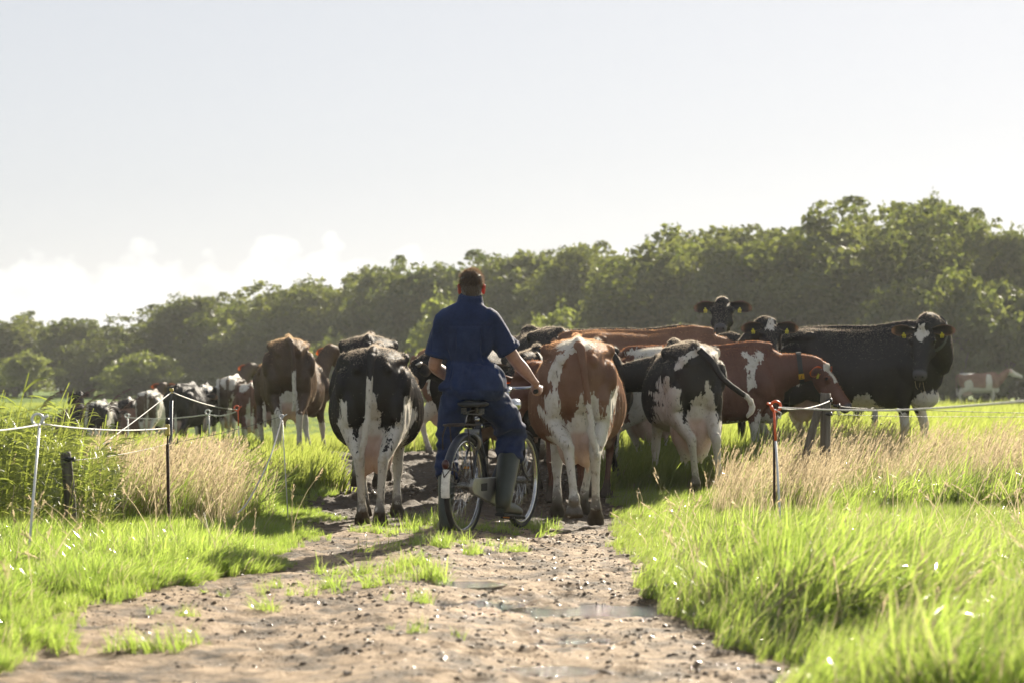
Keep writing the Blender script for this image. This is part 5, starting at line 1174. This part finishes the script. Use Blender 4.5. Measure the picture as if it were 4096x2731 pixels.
    ck.tube([BB + (.09, 0, 0), BB + (.095, 0, -.01), PD], [.016, .013, .011], n=8); ck.tube([BB + (-.09, 0, 0), BB + (-.095, 0, .01), PL], [.016, .013, .011], n=8); ck.tube([BB + (-.095, 0, 0), BB + (.1, 0, 0)], .014, n=10, ref=(0, 0, 1)); kk = link('crank', ck.mesh('crank'), M_CHROME, root)
    for P, sx in ((PD, 1), (PL, -1)):
        pm = MB(); c = P + (sx * .062, 0, 0); pm.box(c, (.085, .085, .024)); po = link('pedal', pm.mesh('pedal', False), M_GRIP, kk)
        rf = MB(); rf.box(c + (0, -.0445, 0), (.045, .006, .016)); link('reflector', rf.mesh('reflector', False), M_REFL, po)
    M = Matrix.Translation(base) @ Euler((0, R(1.2), YAW)).to_matrix().to_4x4()
    tw = lambda v: np.array(M @ Vector(v)) - np.array(MAN0)
    return dict(grip_r=tw(stm + (.312, -.245, .019)), grip_l=tw(stm + (-.312, -.245, .019)), bar=tw(stm + (.295, -.12, .034)), pedal=tw(PD + (.062, 0, .012)), saddle=tw((0, y0 - .03, z + .02)), gdir=nrm(tw(stm + (.318, -.30, .012)) - tw(stm + (.302, -.17, .028))))
BK = build_bike()

# ------------------------------------------------------------------ the rider
def cloth(name, col, wear):
    t = NT(name); o = t.obj(); w = t.n('ShaderNodeTexWave'); w.inputs['Scale'].default_value = 160; w.inputs['Distortion'].default_value = 1; t.put(w.inputs['Vector'], o)
    f = t.math('ADD', t.math('MULTIPLY', t.noise(o, 5, 5, .6), .8), t.math('MULTIPLY', t.noise(o, 60, 3, .6), .3))
    c = t.mix(t.ramp(f, .40, .75), col, wear)
    fold = t.noise(o, 9, 3, .55, (1, 1, .55))
    b = t.bsdf(c, .82, Normal=t.bump(t.math('ADD', t.math('MULTIPLY', t.noise(o, 240, 2), .12), fold), .5, .03)); b.inputs['Sheen Weight'].default_value = .07; b.inputs['Sheen Roughness'].default_value = .3; b.inputs['Specular IOR Level'].default_value = .2
    return t.done(b.outputs[0])
M_OVER = cloth('navy_overall_cotton', (.010, .020, .062), (.024, .043, .116))
M_SKIN = NT('skin'); _o = M_SKIN.obj(); _c = M_SKIN.mix(M_SKIN.ramp(M_SKIN.noise(_o, 30, 4, .6), .35, .7), (.36, .19, .125), (.47, .27, .19)); _b = M_SKIN.bsdf(_c, .5, Normal=M_SKIN.bump(M_SKIN.noise(_o, 220, 3), .25, .003)); _b.inputs['Subsurface Weight'].default_value = .12; _b.inputs['Subsurface Radius'].default_value = (.012, .005, .003); _b.inputs['Sheen Weight'].default_value = .25; M_SKIN = M_SKIN.done(_b.outputs[0])
M_EARSKIN = NT('ear_skin'); _d = M_EARSKIN.bsdf((.45, .2, .14), .5); _t = M_EARSKIN.n('ShaderNodeBsdfTranslucent'); _t.inputs[0].default_value = (.75, .10, .05, 1); _m = M_EARSKIN.n('ShaderNodeMixShader'); _m.inputs[0].default_value = .5; M_EARSKIN.t.links.new(_d.outputs[0], _m.inputs[1]); M_EARSKIN.t.links.new(_t.outputs[0], _m.inputs[2]); M_EARSKIN = M_EARSKIN.done(_m.outputs[0])
M_HAIR = NT('hair'); _o = M_HAIR.obj(); _b = M_HAIR.bsdf(M_HAIR.mix(M_HAIR.noise(_o, 80, 3, .6, (1, 1, .3)), (.028, .019, .013), (.11, .075, .050)), .55, Normal=M_HAIR.bump(M_HAIR.noise(_o, 130, 3, .6, (1, 1, .35)), 1.0, .01)); _b.inputs['Sheen Weight'].default_value = .5; _b.inputs['Sheen Roughness'].default_value = .3; M_HAIR = M_HAIR.done(_b.outputs[0])
M_BOOT = simple('green_rubber_boot', (.028, .036, .028), .42, bumpy=.15, var=.25)
M_SOLE = simple('boot_sole', (.015, .016, .014), .7, bumpy=.4)
def build_man():
    root = empty('person', MAN0); tag(root, 'person in navy overalls and green rubber boots sitting astride a bicycle, seen from behind', 'person')
    hd = mp(1886, 1150); nk = mp(1880, 1215)
    # ---- skin: head, neck, forearms and hands as one body (joined inside the clothes by the torso core)
    mb = MB(); h = np.array([hd[0], .03, hd[2]])
    prof = [(-.125, .045, .05, .02), (-.10, .058, .062, .02), (-.06, .066, .078, .022), (-.015, .074, .092, .01), (.03, .0765, .097, .0), (.07, .070, .088, -.004), (.098, .050, .062, -.006), (.112, .022, .028, -.006)]
    mb.tube([h + (0, q[3], q[0]) for q in prof], [(q[1], q[2]) for q in prof], n=20, ref=(0, 1, 0), sub=2)
    mb.tube([(nk[0] - .01, -.02, 1.42), (nk[0], -.012, nk[2] - .06), (nk[0] + .004, .0, nk[2] + .0), h + (0, .0, -.05)], [(.09, .08), (.068, .066), (.060, .062), (.058, .066)], n=16, ref=(0, 1, 0))
    mb.ball(h + (0, .118, -.012), (.016, .022, .026), 8, 6)          # nose
    mb.ball(h + (0, .095, -.055), (.030, .018, .014), 8, 6)          # lips
    mb.ball(h + (0, .092, -.100), (.030, .022, .022), 8, 6)          # chin
    mb.ball(h + (0, .088, .038), (.055, .020, .014), 8, 6)           # brow
    mb.tube([(nk[0] - .02, -.0, 1.44), (nk[0] - .02, .0, 1.2), (-.03, 0, 1.0)], [(.12, .07), (.11, .07), (.10, .07)], n=12, ref=(0, 1, 0))   # core under the overall
    shR = np.array([mp(1955, 1278)[0], -.01, mp(1955, 1278)[2]]); shL = np.array([mp(1783, 1280)[0], -.01, mp(1783, 1280)[2]])
    gr, gl = BK['grip_r'], BK['grip_l']; gd = BK['gdir']
    def arm(sh, gp, elbow, sx):
        # the fist closes on the grip: fingers wrap over and under it, thumb on the inner side
        wr = gp - gd * -.0 + np.array([-.006 * sx, -.075, .045])
        mb.tube([(nk[0], -.01, 1.40), sh, sh * .5 + elbow * .5, elbow], [.06, .056, .050, .044], n=12, ref=(0, .3, 1))
        mb.tube([sh * .2 + elbow * .8, elbow, elbow * .62 + wr * .38, wr * .8 + elbow * .2, wr], [(.045, .045), (.045, .043), (.046, .043), (.032, .028), (.030, .023)], n=14, ref=(0, .3, 1))
        ax = gd; tocam = nrm(np.array([0, -1, .35]) - ax * (np.array([0, -1, .35]) @ ax)); upd = nrm(np.cross(ax, tocam)); upd = upd if upd[2] > 0 else -upd
        out = nrm(np.array([sx, 0, 0.2]) - ax * (sx * ax[0] + .2 * ax[2]))
        palm = gp + upd * .030 + out * .006
        mb.tube([wr, wr * .45 + palm * .55 + (0, 0, .012), palm + ax * -.012], [(.029, .023), (.036, .024), (.040, .024)], n=12, ref=upd)
        for i, (l, r_) in enumerate([(.9, .0095), (1.0, .0100), (.97, .0098), (.82, .0085)]):
            c = gp - ax * (.036 - .0225 * i); fr_ = -tocam if False else nrm(np.cross(ax, upd)); 
            fr_ = fr_ if fr_ @ np.array([sx, .4, 0]) > 0 else -fr_
            mb.tube([palm - ax * (.030 - .019 * i) + upd * .002, c + upd * .031 * l + fr_ * .012, c + upd * .022 + fr_ * .031 * l, c - upd * .010 + fr_ * .031 * l, c - upd * .028 * l + fr_ * .008, c - upd * .027 * l - fr_ * .008], [r_ * 1.1, r_ * 1.15, r_ * 1.05, r_, r_ * .9, r_ * .7], n=8, ref=ax + .01, sub=3)
        inn = -nrm(np.cross(ax, upd)); inn = inn if inn @ np.array([-sx, -.2, 0]) > 0 else -inn
        mb.tube([wr * .35 + palm * .65 + inn * .016, gp - ax * .020 + inn * .032 + upd * .012, gp - ax * .045 + inn * .026 - upd * .012, gp - ax * .056 + inn * .010 - upd * .026], [.0135, .0125, .011, .008], n=8, ref=ax + .01, sub=3)
    elR = np.array([mp(2062, 1440, .05)[0], .05, mp(2062, 1440, .05)[2]]); elL = np.array([mp(1738, 1462)[0], .03, mp(1738, 1462)[2]])
    arm(shR, gr, elR, 1); arm(shL, gl, elL, -1)
    me, V = remeshed(mb, .0062, 2, 'person_body'); link('body', me, M_SKIN, root)
    for sx in (-1, 1):
        eb = MB(); Mx = np.array(Matrix.Rotation(R(18) * sx, 3, 'Z')); eb.ball(h + (sx * .083, -.008, -.015), (.013, .022, .034), 12, 8, Mx); eb.ball(h + (sx * .087, -.013, .006), (.012, .020, .018), 10, 6, Mx); link('ear', eb.mesh('ear'), M_EARSKIN, root)
        ey = MB(); ey.ball(h + (sx * .031, .090, .020), .012, 10, 8); link('eye', ey.mesh('eye'), M_EYE, root)
    # hair: a cap with ragged edge plus short tufts
    hb = MB(); hb.ball(h + (0, -.008, .038), (.0785, .099, .082), 26, 16); hb.ball(h + (0, -.030, -.012), (.072, .078, .070), 20, 12); hb.ball(h + (0, -.040, -.050), (.060, .058, .050), 20, 12)
    hm, HV = remeshed(hb, .006, 1, 'hair'); HV2 = HV + (HV - (h + (0, 0, .02))) * (fbm(HV * 55, 2) * .05)[:, None]; HV2[:, 1] = np.where((HV2[:, 1] > h[1] + .06) & (HV2[:, 2] < h[2] + .05), h[1] + .06, HV2[:, 1])
    hm.vertices.foreach_set('co', HV2.astype(np.float32).ravel()); hm.update(); ho = link('hair', hm, M_HAIR, root)
    rg = np.random.default_rng(3); TV = []; TF = []
    for i in range(3800):
        d = rg.normal(0, 1, 3); d /= np.linalg.norm(d)
        if d[2] < -.6 or (d[1] > .55 and d[2] < .45): continue
        p = h + (0, -.008, .038) + d * np.array([.081, .100, .086]); q = d * .35 + np.array([.1, .35, .35]) if d[2] > .3 else d * .18 + np.array([0, -.05, -.5]); q = nrm(q + rg.normal(0, .3, 3)); l = rg.uniform(.014, .034) * (1 if d[2] > .2 else .8)
        w = nrm(np.cross(q, rg.normal(0, 1, 3))) * .0014; k = len(TV); TV += [p - w, p + w, p + q * l]; TF.append((k, k + 1, k + 2))
    link('hair_tips', mesh_np('hair_tips', TV, np.array(TF)), leafy('sunlit_hair', (.03, .02, .013), (.10, .065, .04), (.16, .10, .06), (.42, .28, .17), trans=.5, gloss=.04), ho)
    # ---- overall
    ov = MB()
    tors = [((1888, 1588), .190, .135), ((1890, 1550), .230, .165), ((1884, 1500), .205, .142), ((1868, 1445), .152, .108), ((1868, 1400), .176, .125), ((1872, 1330), .196, .136), ((1874, 1275), .190, .122), ((1879, 1240), .155, .10), ((1882, 1212), .075, .080)]
    lean = {1588: -.01, 1550: -.015, 1500: -.01, 1445: 0, 1400: .0, 1330: -.015, 1275: -.015, 1240: -.01, 1212: 0}
    P = [np.array([mp(*p)[0], lean[p[1]], mp(*p)[2]]) for p, _, _ in tors]
    ov.tube(P, [(a, b) for _, a, b in tors], n=26, ref=(0, 1, 0), e=2.35, sub=3)
    ov.tube([mp(1880, 1222) * (1, 0, 1), (mp(1883, 1180) * (1, 0, 1)) + (.0, -.018, 0)], [(.100, .094), (.080, .084)], n=20, ref=(0, 1, 0), sub=1)
    def sleeve(sh, el, end):
        e = sh + (el - sh) * end; ov.tube([(nk[0] + (sh[0] - nk[0]) * .35, -.012, sh[2] + .035), sh * .8 + np.array([nk[0], -.01, 1.50]) * .2, sh, sh * .5 + e * .5, e], [(.060, .09), (.072, .094), (.080, .092), (.080, .088), (.083, .088)], n=20, ref=(0, 1, .1), e=2.3)
    sleeve(shR, elR, .76); sleeve(shL, elL, .78)
    pd = BK['pedal']
    hipL = np.array([mp(1822, 1590)[0], .0, .93]); hipR = np.array([mp(1950, 1590)[0], .02, .94])
    knL = np.array([mp(1790, 1790)[0], .08, .56]); ankL = np.array([mp(1784, 2030)[0], -.10, .16])
    knR = np.array([mp(2048, 1742, .30)[0], .30, mp(2048, 1742, .30)[2]]); ankR = np.array([pd[0] - .035, pd[1] - .075, pd[2] + .125])
    ov.tube([hipL + (.03, 0, .06), hipL + (0, .01, -.04), hipL * .5 + knL * .5 + (-.012, .015, 0), knL, knL * .55 + ankL * .45], [(.115, .135), (.112, .130), (.094, .108), (.080, .090), (.078, .088)], n=18, ref=(0, 1, 0))
    bR = knR * .62 + ankR * .38
    ov.tube([hipR + (-.03, 0, .06), hipR + (.01, .03, -.02), hipR * .5 + knR * .5 + (.015, -.02, .02), knR + (0, 0, .01), knR * .85 + ankR * .15 + (.0, -.01, 0), bR], [(.118, .138), (.120, .132), (.112, .118), (.106, .110), (.100, .105), (.094, .098)], n=18, ref=(0, 1, 0))
    om, OV = remeshed(ov, .0085, 3, 'overall')
    # folds: gathers at the elastic waist, hanging drapes on the back, creases round knees and elbows
    N = np.empty(len(om.vertices) * 3, np.float32); om.vertices.foreach_get('normal', N); N = N.reshape(-1, 3)
    z = OV[:, 2]; wz = mp(1868, 1445)[2]
    gather = np.exp(-((z - wz) / .10) ** 2); nz = vnoise(np.stack([OV[:, 0] * 55, OV[:, 1] * 55, z * 5], 1)); nb = vnoise(np.stack([OV[:, 0] * 16, OV[:, 1] * 16, z * 3.2 + 4], 1))
    tors_m = (z > .98)
    dsp = gather * nz * .014 * tors_m - .014 * np.exp(-((z - wz) / .016) ** 2) * tors_m + nb * .024 * tors_m * sstep(1.47, 1.36, z)
    leg = z < 1.0; kd = np.exp(-(np.minimum(np.linalg.norm(OV - knR, axis=1), np.linalg.norm(OV - knL, axis=1)) / .22) ** 2)
    cr1 = vnoise(np.stack([OV[:, 0] * 9 + z * 14, OV[:, 1] * 9, z * 26 - OV[:, 0] * 12], 1)); dsp = dsp + leg * (.007 + .017 * kd) * cr1 + leg * .004 * vnoise(OV * 11)
    ht = np.exp(-((z - .93) / .10) ** 2) * leg * vnoise(np.stack([OV[:, 0] * 22, OV[:, 1] * 14, z * 20 + OV[:, 0] * 30], 1)) * .006
    for xo, sl in ((-.105, .10), (.095, -.08)): dsp = dsp - .014 * np.exp(-((OV[:, 0] - nk[0] - xo - sl * (z - 1.3)) / .010) ** 2) * (OV[:, 1] < 0) * sstep(1.44, 1.36, z) * sstep(1.16, 1.24, z)      # action pleats
    dsp = dsp - .007 * np.exp(-((OV[:, 0] - hipL[0] * .5 - hipR[0] * .5) / .008) ** 2) * (OV[:, 1] < 0) * (z < wz) - .006 * np.exp(-((z - 1.425) / .007) ** 2) * (OV[:, 1] < 0) * (np.abs(OV[:, 0] - nk[0]) < .15)
    OV2 = OV + N * (dsp + ht)[:, None]; om.vertices.foreach_set('co', OV2.astype(np.float32).ravel()); om.update(); oo = link('overall', om, M_OVER, root)
    for sh, el, end, in ((shR, elR, .76), (shL, elL, .78)):
        e = sh + (el - sh) * end; d = nrm(el - sh); a = np.linspace(0, 2 * np.pi, 30, endpoint=False); s_ = nrm(np.cross(d, (0, 1, .1))); u_ = np.cross(s_, d)
        rs = [e + d * o1 + np.outer(np.cos(a) * (.0815 + o2), s_) + np.outer(np.sin(a) * (.0865 + o2), u_) for o1, o2 in ((-.03, .001), (-.03, .004), (.006, .004), (.006, -.006), (-.03, .001))]
        sm = MB(); sm.rings(rs, False); link('sleeve_hem', sm.mesh('hem'), M_OVER, oo)
    lp = MB(); lp.tube([mp(1975, 1450) + (.0, .02, 0), mp(2000, 1470) + (0, .03, 0), mp(2003, 1500) + (0, .03, 0), mp(1990, 1520) + (0, .02, 0)], .004, n=6); link('drawcord', lp.mesh('cord'), M_OVER, oo)
    # ---- boots
    bl = MB(); t0 = knL * .60 + ankL * .40
    bl.tube([t0 + (0, 0, .02), t0 * .5 + ankL * .5, ankL, ankL + (0, -.005, -.06), ankL + (0, -.005, -.12)], [(.062, .070), (.058, .066), (.050, .058), (.048, .062), (.046, .060)], n=18, ref=(0, 1, 0)); 
    bl.tube([(ankL[0], -.14, .055), (ankL[0] - .01, -.04, .055), (ankL[0] - .022, .06, .042), (ankL[0] - .026, .105, .036)], [(.045, .058), (.048, .052), (.046, .038), (.030, .026)], n=14, ref=(0, 0, 1))
    bm_, _ = remeshed(bl, .009, 3, 'boot'); b1 = link('boot', bm_, M_BOOT, root)
    sl1 = MB(); sl1.tube([(ankL[0], -.195, .012), (ankL[0], -.14, .012), (ankL[0] - .012, -.03, .012), (ankL[0] - .024, .07, .012), (ankL[0] - .027, .122, .014)], [(.036, .013), (.047, .013), (.047, .012), (.048, .012), (.026, .010)], n=14, ref=(0, 0, 1), e=4); link('sole', sl1.mesh('sole'), M_SOLE, b1)
    br = MB(); t1 = knR * .64 + ankR * .36; fd = nrm(np.array([.50, .86, -.10]))
    br.tube([t1 + (0, 0, .01), t1 * .5 + ankR * .5, ankR, ankR + (-.005, -.005, -.06)], [(.082, .090), (.072, .082), (.060, .070), (.052, .064)], n=18, ref=(0, 1, 0))
    hl = ankR + (0, -.0, -.075); br.tube([hl - fd * .045, hl + fd * .03 + (0, 0, .005), hl + fd * .12, hl + fd * .19 - (0, 0, .012), hl + fd * .222 - (0, 0, .016)], [(.044, .046), (.047, .050), (.048, .044), (.046, .034), (.030, .024)], n=14, ref=(0, 0, 1))
    bm2, _ = remeshed(br, .009, 3, 'boot'); b2 = link('boot', bm2, M_BOOT, root)
    sl2 = MB(); z_ = (0, 0, -.046); sl2.tube([hl - fd * .055 + z_, hl + z_, hl + fd * .10 + z_, hl + fd * .19 + np.array(z_) * 1.02, hl + fd * .245 + np.array(z_) * .95], [(.036, .012), (.046, .012), (.046, .011), (.047, .011), (.026, .009)], n=14, ref=(0, 0, 1), e=4)
    for i in range(6):
        c = hl + fd * (.07 + .03 * i) + z_; Mx = np.stack([nrm(np.cross(fd, (0, 0, 1))), fd, (0, 0, 1)], 1); sl2.box(c + (0, 0, -.008), (.094, .014, .018), Mx)
    link('sole', sl2.mesh('sole', False), M_SOLE, b2)
build_man()
# ------------------------------------------------------------------ electric fence, posts, cords
M_WHITEP = simple('white_plastic', (.74, .75, .74), .4, var=.06)
M_ORANGE = simple('orange_plastic', (.80, .13, .035), .4, var=.1)
M_ROPE = simple('white_poly_rope', (.72, .70, .66), .7, bumpy=.5, sc=40)
M_WIRE = simple('dull_wire', (.16, .155, .145), .6)
M_RUST = simple('rusty_iron', (.060, .030, .020), .8, bumpy=.6, var=.45, sc=20)
M_YELL = simple('yellow_insulator', (.62, .50, .10), .45, var=.12)
M_BLACKP = simple('black_plastic', (.012, .013, .016), .4)
M_GREYP = simple('grey_steel_pole', (.075, .085, .10), .5, metal=.3, var=.2)
M_WOOD = NT('weathered_wood'); _o = M_WOOD.obj(); _g = M_WOOD.noise(_o, 26, 5, .65, (1, 1, .07)); _b = M_WOOD.bsdf(M_WOOD.mix(M_WOOD.ramp(_g, .35, .68), (.085, .072, .056), (.24, .215, .18)), .85, Normal=M_WOOD.bump(_g, .9, .012)); M_WOOD = M_WOOD.done(_b.outputs[0])
M_WOODL = simple('pale_post_wood', (.34, .32, .28), .85, bumpy=.5, var=.2, sc=12)
def pigtail(label, top, foot, orange=.0, ring=1, rad=.0065, rsz=.033, group='step-in fence posts'):
    """rod with a looped insulator; top and foot in world metres"""
    top = np.asarray(top, float); foot = np.asarray(foot, float)
    o = empty('step_in_post', foot); tag(o, label, 'fence post', group); t = top - foot; ln = np.linalg.norm(t); d = t / ln
    rod = MB(); rod.tube([-d * .12, d * ln * (1 - orange) if orange else t], rad, n=8); link('rod', rod.mesh('rod'), M_WHITEP, o)
    if orange: up = MB(); up.tube([d * ln * (1 - orange) * .998, t], rad * 1.15, n=8); link('orange_sleeve', up.mesh('sleeve'), M_ORANGE, o)
    lp = MB(); A = np.linspace(R(-95), R(255), 26); c = t + d * rsz * .6 + np.array([-rsz * .4 * ring, 0, 0]); pts = [c + np.array([math.sin(a) * rsz * -ring, .010 * (i / 25 - .5), -math.cos(a) * rsz + rsz * .3]) for i, a in enumerate(A)]
    pts = [t - d * .01] + pts + [pts[-1] + np.array([ring * -.028, .004, .014]) * .2 + np.array([.034 * ring, 0, .010])]
    lp.tube(pts, rad * 1.1, n=8, ref=(0, 1, 0.01), sub=2); link('loop', lp.mesh('loop'), M_ORANGE if orange else M_WHITEP, o)
    return t + foot
def cord(label, pts, r, mat=None, sag=0.0, cat='fence rope', name='fence_rope', knots=()):
    P = [np.asarray(p, float) for p in pts]; Q = []
    for i in range(len(P) - 1):
        for t in np.linspace(0, 1, 15)[:-1]: Q.append(P[i] * (1 - t) + P[i + 1] * t - np.array([0, 0, sag * 4 * t * (1 - t)]))
    Q.append(P[-1]); mb = MB(); mb.tube(Q, r, n=7, sub=1)
    for k in knots: q = Q[int(k * (len(Q) - 1))]; mb.ball(q, r * 2.1, 8, 6); mb.tube([q, q + (.015, 0, -.012), q + (.03, 0, -.035)], r * .6, n=5)
    o = link(name, mb.mesh(name), mat or M_ROPE); tag(o, label, cat)
    return o
def W3(px, py, D): return np.array(px2(px, py, D))
def foot(px, D): x = pxx(px, D); return np.array([x, D, g1(x, D)])
def build_fence():
    # left
    a = pigtail('tall white step-in post with a curled top ring at far left', W3(158, 1695, 14.0), foot(112, 13.7), rsz=.032, rad=.0072)
    st = empty('iron_stake', foot(678, 17.6)); tag(st, 'dark iron stake with a yellow ribbed insulator and black cap on the left', 'fence post')
    f = foot(678, 17.6); tp = W3(670, 1775, 17.6) - f
    m = MB(); m.tube([(0, 0, -.2), tp], [(.017, .015), (.019, .015)], n=4, rot=math.pi / 4); link('stake', m.mesh('stake', False), M_RUST, st)
    pin = MB(); pin.tube([tp * .98, tp + (0, 0, .08)], .006, n=8); link('pin', pin.mesh('pin'), M_RUST, st)
    ins = MB(); b = tp + np.array([-.001, 0, .062]); prof = [(0, .021), (.012, .022), (.014, .019), (.03, .0205), (.033, .0175), (.048, .019), (.051, .016), (.066, .0175), (.074, .014)]
    ins.tube([b + (0, 0, q[0] * 1.15) for q in prof], [q[1] * .95 for q in prof], n=16, sub=1); link('insulator', ins.mesh('insulator'), M_YELL, st)
    cp = MB(); cp.tube([b + (0, 0, .085), b + (0, 0, .115), b + (0, 0, .128)], [.0155, .0155, .011], n=14, sub=1); link('cap', cp.mesh('cap'), M_BLACKP, st)
    insp = f + b + np.array([0, -.02, .055])
    gp = empty('fence_pole', foot(676, 21.0)); tag(gp, 'grey steel pole with a yellow cap behind the iron stake', 'fence post'); f = foot(676, 21.0)
    T = W3(686, 1557, 21.0) - f; J = W3(685, 1600, 21.0) - f
    m = MB(); m.tube([(0, 0, -.15), J], [.018, .016], n=10); link('tube', m.mesh('tube'), M_GREYP, gp); m = MB(); m.tube([J * .99, T], .006, n=8); link('pin', m.mesh('pin'), M_GREYP, gp)
    m = MB(); m.box(T + (0, 0, .0), (.034, .034, .024)); m.box(T + (0, 0, -.022), (.018, .018, .022)); y = link('cap', m.mesh('cap', False), M_YELL, gp); bv = y.modifiers.new('b', 'BEVEL'); bv.width = .004
    m = MB(); q = W3(690, 1770, 21.0) - f; m.tube([q + (-.005, 0, -.004), q + (.035, 0, -.004), q + (.045, 0, .01), q + (.046, 0, .045)], .005, n=6); link('hook', m.mesh('hook'), M_GREYP, gp)
    capp = f + T + np.array([0, 0, -.02])
    op = pigtail('white step-in post with an orange top among the distant cows', W3(952, 1640, 30.0), foot(958, 30.0), orange=.38, ring=1, rad=.0075)
    wp = pigtail('white step-in post with a small ring in front of the distant black cow', W3(835, 1655, 34.0), foot(842, 34), ring=1, rad=.007)
    wp2 = pigtail('small white ring topped post behind the reeds', W3(511, 1668, 40.0), foot(517, 40), ring=1, rad=.008)
    cl = foot(1152, 18.6); ct = W3(1129, 1672, 18.6)
    pigtail('short white post with an open clip below the dark brown cow', ct, cl, rsz=.016, rad=.0042)
    ct = ct + np.array([0, 0, .02])
    cord('white cord from the left border to the curled ring post', [W3(-420, 1715, 11.5), a + np.array([.01, -.01, 0])], .0048, sag=.03)
    cord('white cord running from the curled ring post to the yellow insulator', [a + np.array([.02, -.01, .002]), insp], .0046, sag=.025, knots=(.38, .83))
    cord('white cord climbing from the grass to the yellow capped pole', [W3(375, 1800, 19.0), capp], .0046, sag=.01)
    cord('white cord sloping from the yellow cap down to the orange topped post', [capp, op + np.array([-.02, 0, .01])], .0055, sag=.03)
    cord('grey white cord slung along the distant posts behind the reeds', [wp2, wp, op], .0060, sag=.04, knots=(.1, .3, .62, .8))
    cord('thin grey wire from the leaning wooden post to the white clip', [W3(285, 1840, 16.85), W3(690, 1768, 19.5), ct], .0024, M_WIRE, sag=.02, name='fence_wire', cat='fence wire')
    cord('second thin wire rising from the reeds to the yellow insulator', [W3(285, 1815, 16.85), insp + np.array([0, .02, -.01])], .0013, M_WIRE, sag=.02, name='fence_wire', cat='fence wire')
    cord('slack white tape hanging from the clip post to the grass', [ct, W3(1080, 1830, 18.2), W3(1000, 1990, 17.8), W3(950, 2050, 17.5)], .0055, sag=.012)
    # leaning wooden post left
    f = foot(292, 17.15); o = empty('wooden_post', f); tag(o, 'short leaning weathered wooden post with a black insulator in the left reeds', 'fence post', 'wooden fence posts'); T = W3(262, 1812, 17.15) - f
    def post(T, r, o, mat=M_WOOD):
        m = MB(); m.tube([np.array([0, 0, -.2]), T * .5, T * .985, T], [r * 1.05, r, r * .96, r * .85], n=14, sub=2); v = m.verts(); me = m.mesh('post'); v = v + (fbm(v * np.array([30, 30, 5]), 3) * r * .12)[:, None] * np.array([1, 1, .1]); me.vertices.foreach_set('co', v.astype(np.float32).ravel()); me.update(); return link('post', me, mat, o)
    post(T, .040, o); m = MB(); q = T * .92 + np.array([.02, -.05, 0]); m.tube([q, q + (.03, 0, 0), q + (.05, 0, 0)], [.022, .014, .020], n=12, ref=(0, 0, 1)); m.tube([q + (-.03, .02, .005), q], .014, n=8, ref=(0, 0, 1)); link('insulator', m.mesh('insulator'), M_BLACKP, o)
    # right
    b = pigtail('orange hooked step-in post with a white rod at the right verge', W3(3096, 1640, 17.6), foot(3122, 17.3), orange=.27, ring=-1, rad=.0085, rsz=.036)
    f = foot(3098, 18.2); o = empty('iron_stake', f); tag(o, 'rusty brown iron stake right behind the orange hooked post', 'fence post'); m = MB(); m.tube([(0, 0, -.2), W3(3096, 1660, 18.2) - f], .0105, n=6); link('stake', m.mesh('stake', False), M_RUST, o)
    f = foot(3302, 21.0); o = empty('wooden_post', f); tag(o, 'thick upright weathered wooden fence post on the right', 'fence post', 'wooden fence posts'); T = W3(3302, 1580, 21.0) - f; pt = post(T, .046, o)
    m = MB()
    for (px, py) in ((3318, 1600), (3350, 1622), (3318, 1655)): q = W3(px, py, 20.92) - f; m.tube([q + (-.03, .02, 0), q, q + (.02, -.01, .004)], [.010, .014, .019], n=10, ref=(0, 0, 1))
    link('insulator', m.mesh('insulator'), M_BLACKP, o)
    f = foot(3178, 21.0); o = empty('wooden_post', f); tag(o, 'slanting wooden brace leaning on the thick upright post', 'fence post', 'wooden fence posts'); post(W3(3272, 1640, 20.95) - f, .036, o)
    f = foot(3503, 32.0); o = empty('wooden_post', f); tag(o, 'slim pale grey fence post beyond the thick one', 'fence post', 'wooden fence posts'); post(W3(3500, 1628, 32.0) - f, .040, o, M_WOODL); m = MB(); q = W3(3490, 1672, 31.9) - f; m.ball(q, .018, 8, 6); m.ball(q + (.11, 0, -.08), .018, 8, 6); link('insulator', m.mesh('insulator'), M_BLACKP, o)
    hk = b + np.array([-.02, -.012, 0])
    cord('white rope from the orange hook running out towards the right border', [W3(3115, 1628, 17.55), W3(3560, 1640, 14.0), W3(4250, 1588, 9.0)], .0052, sag=.006, knots=(.55,))
    cord('white cord from the orange hook back to the thick wooden post', [W3(3120, 1632, 17.6), W3(3318, 1602, 20.9)], .0045, sag=.03)
    cord('loose white cord end knotted below the orange hook', [W3(3100, 1636, 17.55), W3(3125, 1650, 17.5), W3(3122, 1672, 17.5), W3(3108, 1662, 17.5)], .004)
    cord('rusty barbed wire strung right from the thick wooden post', [W3(3350, 1622, 20.9), W3(3500, 1630, 24), W3(4250, 1652, 26)], .0032, M_WIRE, sag=.01, name='barbed_wire', cat='fence wire', knots=np.linspace(.03, .97, 15))
    cord('lower thin wire strung right from the thick wooden post', [W3(3320, 1655, 20.9), W3(3900, 1664, 23), W3(4250, 1660, 25)], .0024, M_WIRE, sag=.01, name='fence_wire', cat='fence wire', knots=(.6,))
    # grass stalks hanging from the big black cow's mouth
    m = MB()
    for (p0, p1, p2) in (((3660, 1522), (3664, 1545), (3672, 1556)), ((3692, 1527), (3696, 1550), (3700, 1566)), ((3684, 1560), (3695, 1577), (3712, 1598)), ((3680, 1530), (3679, 1540), (3678, 1547))):
        m.tube([W3(*p0, 24.55), W3(*p1, 24.5), W3(*p2, 24.48)], .0022, n=5)
    o = link('grass_stalks', m.mesh('grass_stalks'), M_DRY); tag(o, 'dry grass stalks hanging from the mouth of the big black cow', 'grass stalks')
build_fence()
